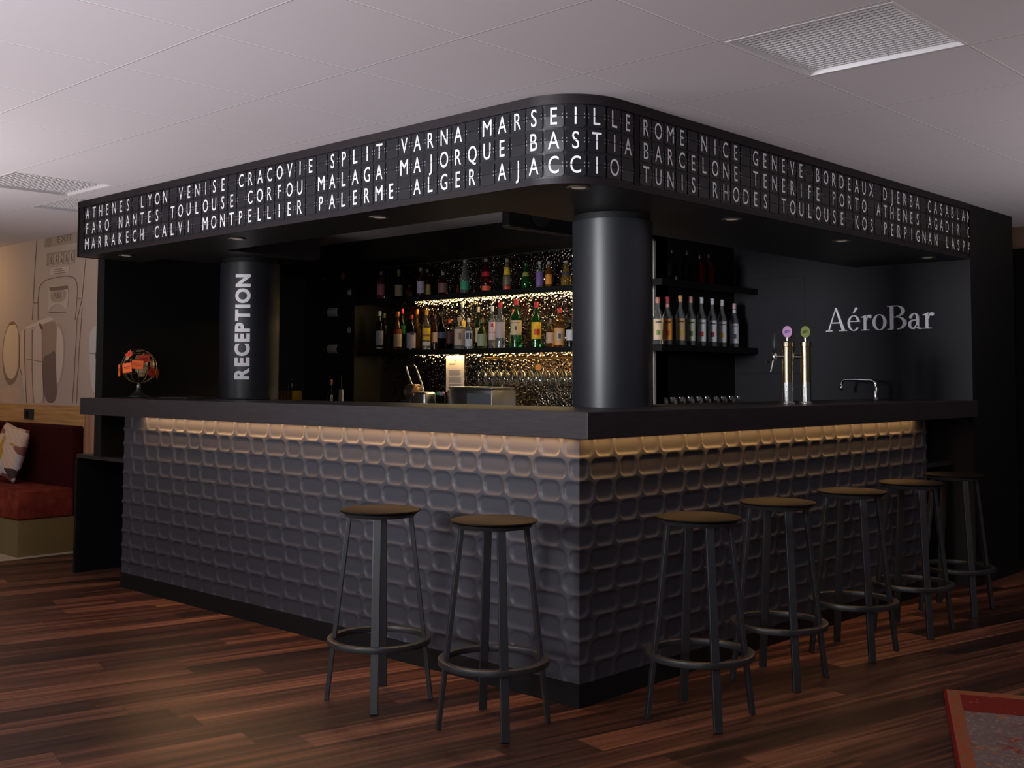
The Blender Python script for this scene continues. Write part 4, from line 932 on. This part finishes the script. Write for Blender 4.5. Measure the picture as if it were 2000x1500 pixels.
lying(4.44, 2.110, 'wine bottle lying topmost on the dark wall with an amber reflection coloured onto its base', None, True)
for z, lab in ((1.987, 'upper white wall disc at the edge of the wine wall'), (1.674, 'lower white wall disc at the edge of the wine wall')):
    t = MB().lathe([(0.0, 0.008), (0.022, 0.006), (0.024, 0.0)], 20, (0, 0, 0), Matrix.Rotation(-PI / 2, 3, 'Y')).build('bottle_end', mat('bottle_end_white', S(215, 212, 216), .5)); t.location = (2.4195, 4.50, z); tag(t, lab, 'wall disc')
# loudspeaker
t = empty('loudspeaker', (1.62, 1.78, 2.27), 'black loudspeaker box hanging under the ceiling left of the big column', 'loudspeaker')
MB().box(-0.32, 0.36, -0.16, -0.10, -0.115, 0.108).build('cabinet', mat('speaker_black', (0.01, .01, .011), .35), t, bevel=0.012, seg=3)
Mx = Matrix.Rotation(PI / 2, 3, 'X')
MB().lathe([(0.085, 0.002), (0.09, 0.006), (0.078, 0.008), (0.03, -0.0), (0.0, 0.006)], 28, (-0.05, -0.162, 0), Mx, closed=False).build('woofer', blackmetal, t, smooth=True)
MB().tube([(-0.32, -0.163, -0.112), (0.36, -0.163, -0.112)], 0.002, 6).build('edge_trim', steel, t)

# ================================================================== THINGS ON THE WORKTOP
# beer taps
def tower(x, y, mcol, lab, tex):
    t = empty('beer_tap_tower', (x, y, ZT), lab, 'beer tap', 'beer tap towers')
    MB().lathe([(0.036, 0), (0.036, .006), (0.029, .010)], 28).build('base_ring', chrome, t, smooth=True)
    MB().lathe([(0.0265, .008), (0.0265, .300)], 32).build('tube', brass, t, smooth=True)
    MB().lathe([(0.0265, .298), (0.0305, .300), (0.0305, .322), (0.027, .326), (0.0, .328)], 32, closed=False).build('top_collar', brass, t, smooth=True)
    # half sleeve with rounded upper edge, turned to the room
    ph = math.atan2(CAM.y - y, CAM.x - x) + 0.15; mb = MB(); n = 14; vs = []; fs = []
    for i in range(n + 1):
        a = -1.45 + 2.9 * i / n; ztop = 0.112 - 0.030 * (abs(a) / 1.45) ** 3
        for zz in (0.010, ztop):
            for rr in (0.0272, 0.0290): vs.append((rr * math.cos(ph + a), rr * math.sin(ph + a), zz))
    for i in range(n):
        for p_, q_ in ((0, 1), (1, 3), (3, 2), (2, 0)): fs.append((4 * i + p_, 4 * i + q_, 4 * i + 4 + q_, 4 * i + 4 + p_))
    fs += [(0, 2, 3, 1), (4 * n, 4 * n + 1, 4 * n + 3, 4 * n + 2)]
    mb.add(vs, fs).build('sleeve', chrome, t, smooth=True)
    # badge on top: oval medallion in a chrome mount
    fx_, fy_ = math.cos(ph - .15), math.sin(ph - .15); a2 = ph - .15
    MB().tube([(0, 0, .326), (0, 0, .345)], 0.006, 10).build('badge_stem', chrome, t, smooth=True)
    o = MB().lathe([(0.0, -.012), (0.018, -.010), (0.022, 0), (0.0215, .003)], 28, closed=False).build('badge_mount', chrome, t, smooth=True)
    o.scale = (1.5, 1.18, 1); o.location = (0, 0, .376); o.rotation_euler = (0, PI / 2, a2)
    o = MB().lathe([(0.0205, 0.0), (0.0205, .003), (0.0, .0035)], 28, closed=False).build('badge', mat('badge_' + lab[:12], S(*mcol), .35), t, smooth=True)
    o.scale = (1.5, 1.18, 1); o.location = (fx_ * .003, fy_ * .003, .376); o.rotation_euler = (0, PI / 2, a2)
    mb = MB()
    for zz, hw in ((0.005, .012), (-.003, .014)): mb.box(.0070, .0076, -hw, hw, zz - .0025, zz + .0025)
    o = mb.build('badge_print', mat('print_' + lab[:12], S(*tex), .5), t); o.location = (0, 0, .376); o.rotation_euler = (0.25, 0, a2)
    return t
def tap(t, lt):
    """faucet arm on the left-hand side (seen from the room) of tower t; lt = unit vector"""
    lx, ly = lt
    def pt(d, z): return (lx * d, ly * d, z)
    MB().tube([pt(.024, .245), pt(.060, .245)], .0085, 12).build('tap_arm', chrome, t, smooth=True)
    MB().lathe([(.012, -.02), (.015, -.016), (.015, .016), (.010, .022)], 18, pt(.070, .245)).build('tap_body', chrome, t, smooth=True)
    MB().tube([pt(.074, .236), pt(.078, .215), pt(.090, .165)], [.006, .0045, .004], 10).build('spout', steel, t, smooth=True)
    MB().lathe([(.005, .266), (.013, .285), (.014, .31), (.008, .345), (.003, .368)], 16, pt(.068, 0)).build('tap_handle', blackmetal, t, smooth=True)
LT = (-0.72, 0.69)
ta = tower(1.885, 0.153, (226, 170, 214), 'left gold beer tap tower with pink oval badge', (90, 90, 190)); tap(ta, LT)
tb = tower(1.962, 0.090, (130, 140, 60), 'right gold beer tap tower with green oval badge', (40, 50, 30)); tap(tb, (-0.35, 0.94))
# sink faucet
t = empty('water_faucet', (3.488, 0.426, ZT), 'chrome arched water tap on the worktop near the dark wall', 'faucet')
MB().lathe([(.022, 0), (.022, .006), (.013, .010), (.013, .075), (.011, .08)], 20).build('base', chrome, t, smooth=True)
pts = [(0, 0, .07)] + [(0, .035 * (1 - math.cos(a)), .09 + .035 * math.sin(a)) for a in [PI / 2 * i / 6 for i in range(7)]] + [(0, .15, .128)] + \
      [(-.005, .20 + .035 * math.sin(a), .093 + .035 * math.cos(a)) for a in [PI / 2 * i / 6 for i in range(7)]] + [(-.005, .236, .085)]
MB().tube(pts, .0085, 12).build('arched_pipe', chrome, t, smooth=True)
MB().lathe([(.010, -.032), (.0115, -.03), (.0115, .0), (.009, .004)], 16, (-.005, .236, .088)).build('nozzle', chrome, t, smooth=True)
# globe on stand
gx, gy = 0.165, 3.78
t = empty('wire_globe', (gx, gy, ZT), 'brass wire globe on a black stand at the left end of the worktop', 'globe')
MB().lathe([(.062, 0), (.066, .004), (.066, .010), (.058, .014), (.030, .030), (.014, .050), (.012, .062)], 28).build('stand', blackmetal, t, smooth=True)
MB().lathe([(.011, .060), (.012, .064), (.012, .080), (.006, .086), (.005, .095)], 18).build('collar', steel, t, smooth=True)
GZ, GR = 0.198, 0.106
ring_m = mat('globe_wire', S(170, 140, 100), .25, .9)
for k in range(6):
    a = PI * k / 6
    MB().tube([(GR * math.cos(u) * math.cos(a), GR * math.cos(u) * math.sin(a), GZ + GR * math.sin(u)) for u in [2 * PI * i / 40 for i in range(40)]], .0016, 6, close=True).build('meridian_wire', ring_m, t, smooth=True)
for la in (-50, -25, 0, 25, 50):
    rr = GR * math.cos(math.radians(la)); z = GZ + GR * math.sin(math.radians(la))
    MB().tube([(rr * math.cos(u), rr * math.sin(u), z) for u in [2 * PI * i / 40 for i in range(40)]], .0016, 6, close=True).build('parallel_wire', ring_m, t, smooth=True)
gph = math.atan2(CAM.y - gy, CAM.x - gx)
def patch(a0, a1, l0, l1, wob):       # curved continent plate
    n = 10; vs = []; fs = []
    for j in range(n + 1):
        for i in range(n + 1):
            u, v = i / n, j / n; sh = wob * math.sin(v * 5.0)
            a = gph + math.radians(a0 + (a1 - a0) * (u * (1 - .55 * abs(v - .55)) + .27 * abs(v - .55)) + sh); la = math.radians(l0 + (l1 - l0) * v)
            r = GR - .001; vs.append((r * math.cos(la) * math.cos(a), r * math.cos(la) * math.sin(a), GZ + r * math.sin(la)))
    for j in range(n):
        for i in range(n): k = j * (n + 1) + i; fs.append((k, k + 1, k + n + 2, k + n + 1))
    MB().add(vs, fs).build('continent_plate', mat('globe_plate', S(214, 188, 140), .35, .35), t, smooth=True)
patch(-8, 28, -38, 22, .06); patch(38, 62, -8, 20, .03); patch(-66, -40, 20, 62, .04); patch(150, 200, -20, 45, .05); patch(60, 85, 20, 60, .03); patch(-30, 20, 62, 80, 0)
tagm = mat('orange_paper', S(255, 112, 40), .6)
tagd = mat('orange_paper_dark', S(226, 74, 40), .6)
TG_ = [(-37, 8, .058, .050, 0.10, tagm, 'orange paper tag hanging low at front left of the wire globe'), (-4, 16, .060, .044, -0.06, tagm, 'orange paper tag in the front middle of the wire globe'),
       (14, 34, .062, .042, 0.18, tagd, 'dark orange paper tag high at front right of the wire globe'), (46, -6, .050, .048, -0.45, tagd, 'dark orange paper tag tilted at the right of the wire globe'),
       (74, -12, .048, .048, -0.75, tagm, 'orange paper tag sticking out furthest right of the wire globe'), (-76, 4, .040, .062, 0.05, tagm, 'narrow orange paper tag at the left edge of the wire globe'),
       (-52, 46, .052, .030, 0.5, tagd, 'dark orange paper tag near the top left of the wire globe')]
for (az, la, wd, hh, rl, mt_, lab) in TG_:
    wd *= 1.15; hh *= 1.15; a = gph + math.radians(az); l_ = math.radians(la); r = GR + .016
    tt = empty('paper_tag', (gx + r * math.cos(l_) * math.cos(a), gy + r * math.cos(l_) * math.sin(a), ZT + GZ + r * math.sin(l_)), lab, 'paper tag', 'orange tags on the wire globe')
    o = MB().box(-.0008, .0008, -wd / 2, wd / 2, -hh, .002).build('tag_paper', mt_, tt); o.rotation_euler = (rl, 0, a)
    o = MB().box(.0009, .0012, -wd * .36, wd * .36, -hh * .42, -hh * .36).box(.0009, .0012, -wd * .3, wd * .3, -hh * .58, -hh * .53).build('tag_writing', mat('tag_ink', S(110, 40, 16), .6), tt); o.rotation_euler = (rl, 0, a)
    o = MB().tube([(0, 0, 0), (-.004, 0, .010), (-.006, 0, .004)], .001, 5).build('string', mat('string', S(225, 215, 200), .7), tt); o.rotation_euler = (rl, 0, a)
# tablet / blotter lying on the worktop
o = MB().box(-0.10, 0.10, -0.16, 0.16, 0, 0.010).build('card_tray', blackmetal, bevel=0.003); o.location = (0.20, 3.25, ZT + .0003); tag(o, 'flat black tray lying on the worktop right of the wire globe', 'tray')
o = MB().box(-0.08, 0.08, -0.13, 0.13, 0, 0.007).build('menu_folder', black, bevel=0.002); o.location = (0.30, 2.78, ZT + .0003); tag(o, 'flat black menu folder on the worktop before the lettered column', 'folder')

# ================================================================== STOOLS
def make_stool():
    t = empty('bar_stool', (0, 0, 0), '', 'bar stool')
    MB().lathe([(0.0, 0.752), (0.150, 0.752), (0.160, 0.7495), (0.162, 0.746), (0.158, 0.742), (0.0, 0.741)], 48, closed=False).build('seat', leather, t, smooth=True)
    MB().lathe([(0.0, 0.740), (0.142, 0.7405), (0.146, 0.736), (0.138, 0.724), (0.125, 0.722), (0.0, 0.722)], 40, closed=False).build('seat_ring', blackmetal, t, smooth=True)
    for k in range(4):
        a = PI / 4 + PI / 2 * k; d = Vector((math.cos(a), math.sin(a), 0)); sd = Vector((-math.sin(a), math.cos(a), 0))
        MB().bar(d * 0.206, d * 0.122 + Vector((0, 0, 0.728)), sd, 0.032, 0.017).build('leg', blackmetal, t, bevel=0.002)
    n = 56; vs = []; fs = []
    for i in range(n):
        a = 2 * PI * i / n
        for r_, z in ((.177, .224), (.206, .224), (.206, .247), (.177, .247)): vs.append((r_ * math.cos(a), r_ * math.sin(a), z))
    for i in range(n):
        j = (i + 1) % n
        for k in range(4): k2 = (k + 1) % 4; fs.append((4 * i + k, 4 * i + k2, 4 * j + k2, 4 * j + k))
    MB().add(vs, fs).build('foot_ring', blackmetal, t, bevel=0.003, smooth=True)
    return t
ST = [(-0.456, 0.658, 0, 'black bar stool with brown seat at the left face, further from the corner'),
      (-0.379, 0.096, 11, 'black bar stool with brown seat left of the bar corner, nearest the camera'),
      (0.241, -0.391, 7, 'black bar stool first to the right of the bar corner, in the right row'),
      (0.923, -0.335, 5, 'second black bar stool from the corner in the right row'),
      (1.590, -0.345, 4, 'third black bar stool from the corner, below the beer taps'),
      (2.225, -0.352, 2, 'fourth black bar stool from the corner in the right row'),
      (2.885, -0.312, 3, 'last black bar stool of the right row, in the dark by the wall')]
s0 = make_stool()
for i, (x, y, a, lab) in enumerate(ST):
    o = s0 if i == 0 else copy_tree(s0)
    o.location = (x, y, 0.0005); o.rotation_euler = (0, 0, math.radians(a)); o['label'] = lab; o['group'] = 'bar stools around the counter'

# ================================================================== RUG
rug_m = mat('rug_pile', S(120, 40, 30), 0.95, spec=0.1)
q = NT(rug_m); oc = q.objc(); xyz = q.sep(oc)
n1 = q.noise(oc, 3.2, 5, 0.7); n2 = q.noise(oc, 60, 3, 0.7); n3 = q.noise(oc, 7.0, 6, 0.75)
field = q.ramp(n1, [(0.30, S(130, 52, 42)), (0.38, S(136, 66, 52)), (0.42, S(120, 102, 98)), (0.60, S(124, 110, 110)), (0.68, S(168, 98, 60))])
field = q.mix(q.math('GREATER_THAN', n3, 0.60), field, S(176, 104, 60))
field = q.mix(q.math('MULTIPLY', q.math('GREATER_THAN', n2, 0.58), .5), field, S(190, 150, 120))
edge = q.math('MINIMUM', xyz[0], xyz[1])
c = q.mix(q.math('LESS_THAN', edge, 0.105), field, S(150, 50, 38)) if False else field
c = q.mix(q.math('MULTIPLY', q.math('LESS_THAN', xyz[0], 0.30), q.math('GREATER_THAN', xyz[0], 0.06)), c, q.mix(q.math('GREATER_THAN', n3, 0.58), S(124, 44, 36), S(160, 92, 70)))
c = q.mix(q.math('LESS_THAN', edge, 0.06), c, q.mix(q.math('GREATER_THAN', n2, 0.52), S(140, 98, 70), S(166, 80, 50)))
c = q.mix(q.math('LESS_THAN', xyz[1], 0.012), c, S(120, 30, 30))
q.color(c); q.bump(n2, 0.5, 0.004)
o = MB().box(0, 1.7, 0, 2.4, 0, 0.009).build('area_rug', rug_m)
# local x runs from the back edge towards the camera, local y to the right
o.matrix_world = Matrix(((-0.908, 0.418, 0, 1.221), (-0.418, -0.908, 0, -0.917), (0, 0, 1, 0.0004), (0, 0, 0, 1)))
tag(o, 'worn red and orange patterned rug on the floor at the bottom right', 'rug')
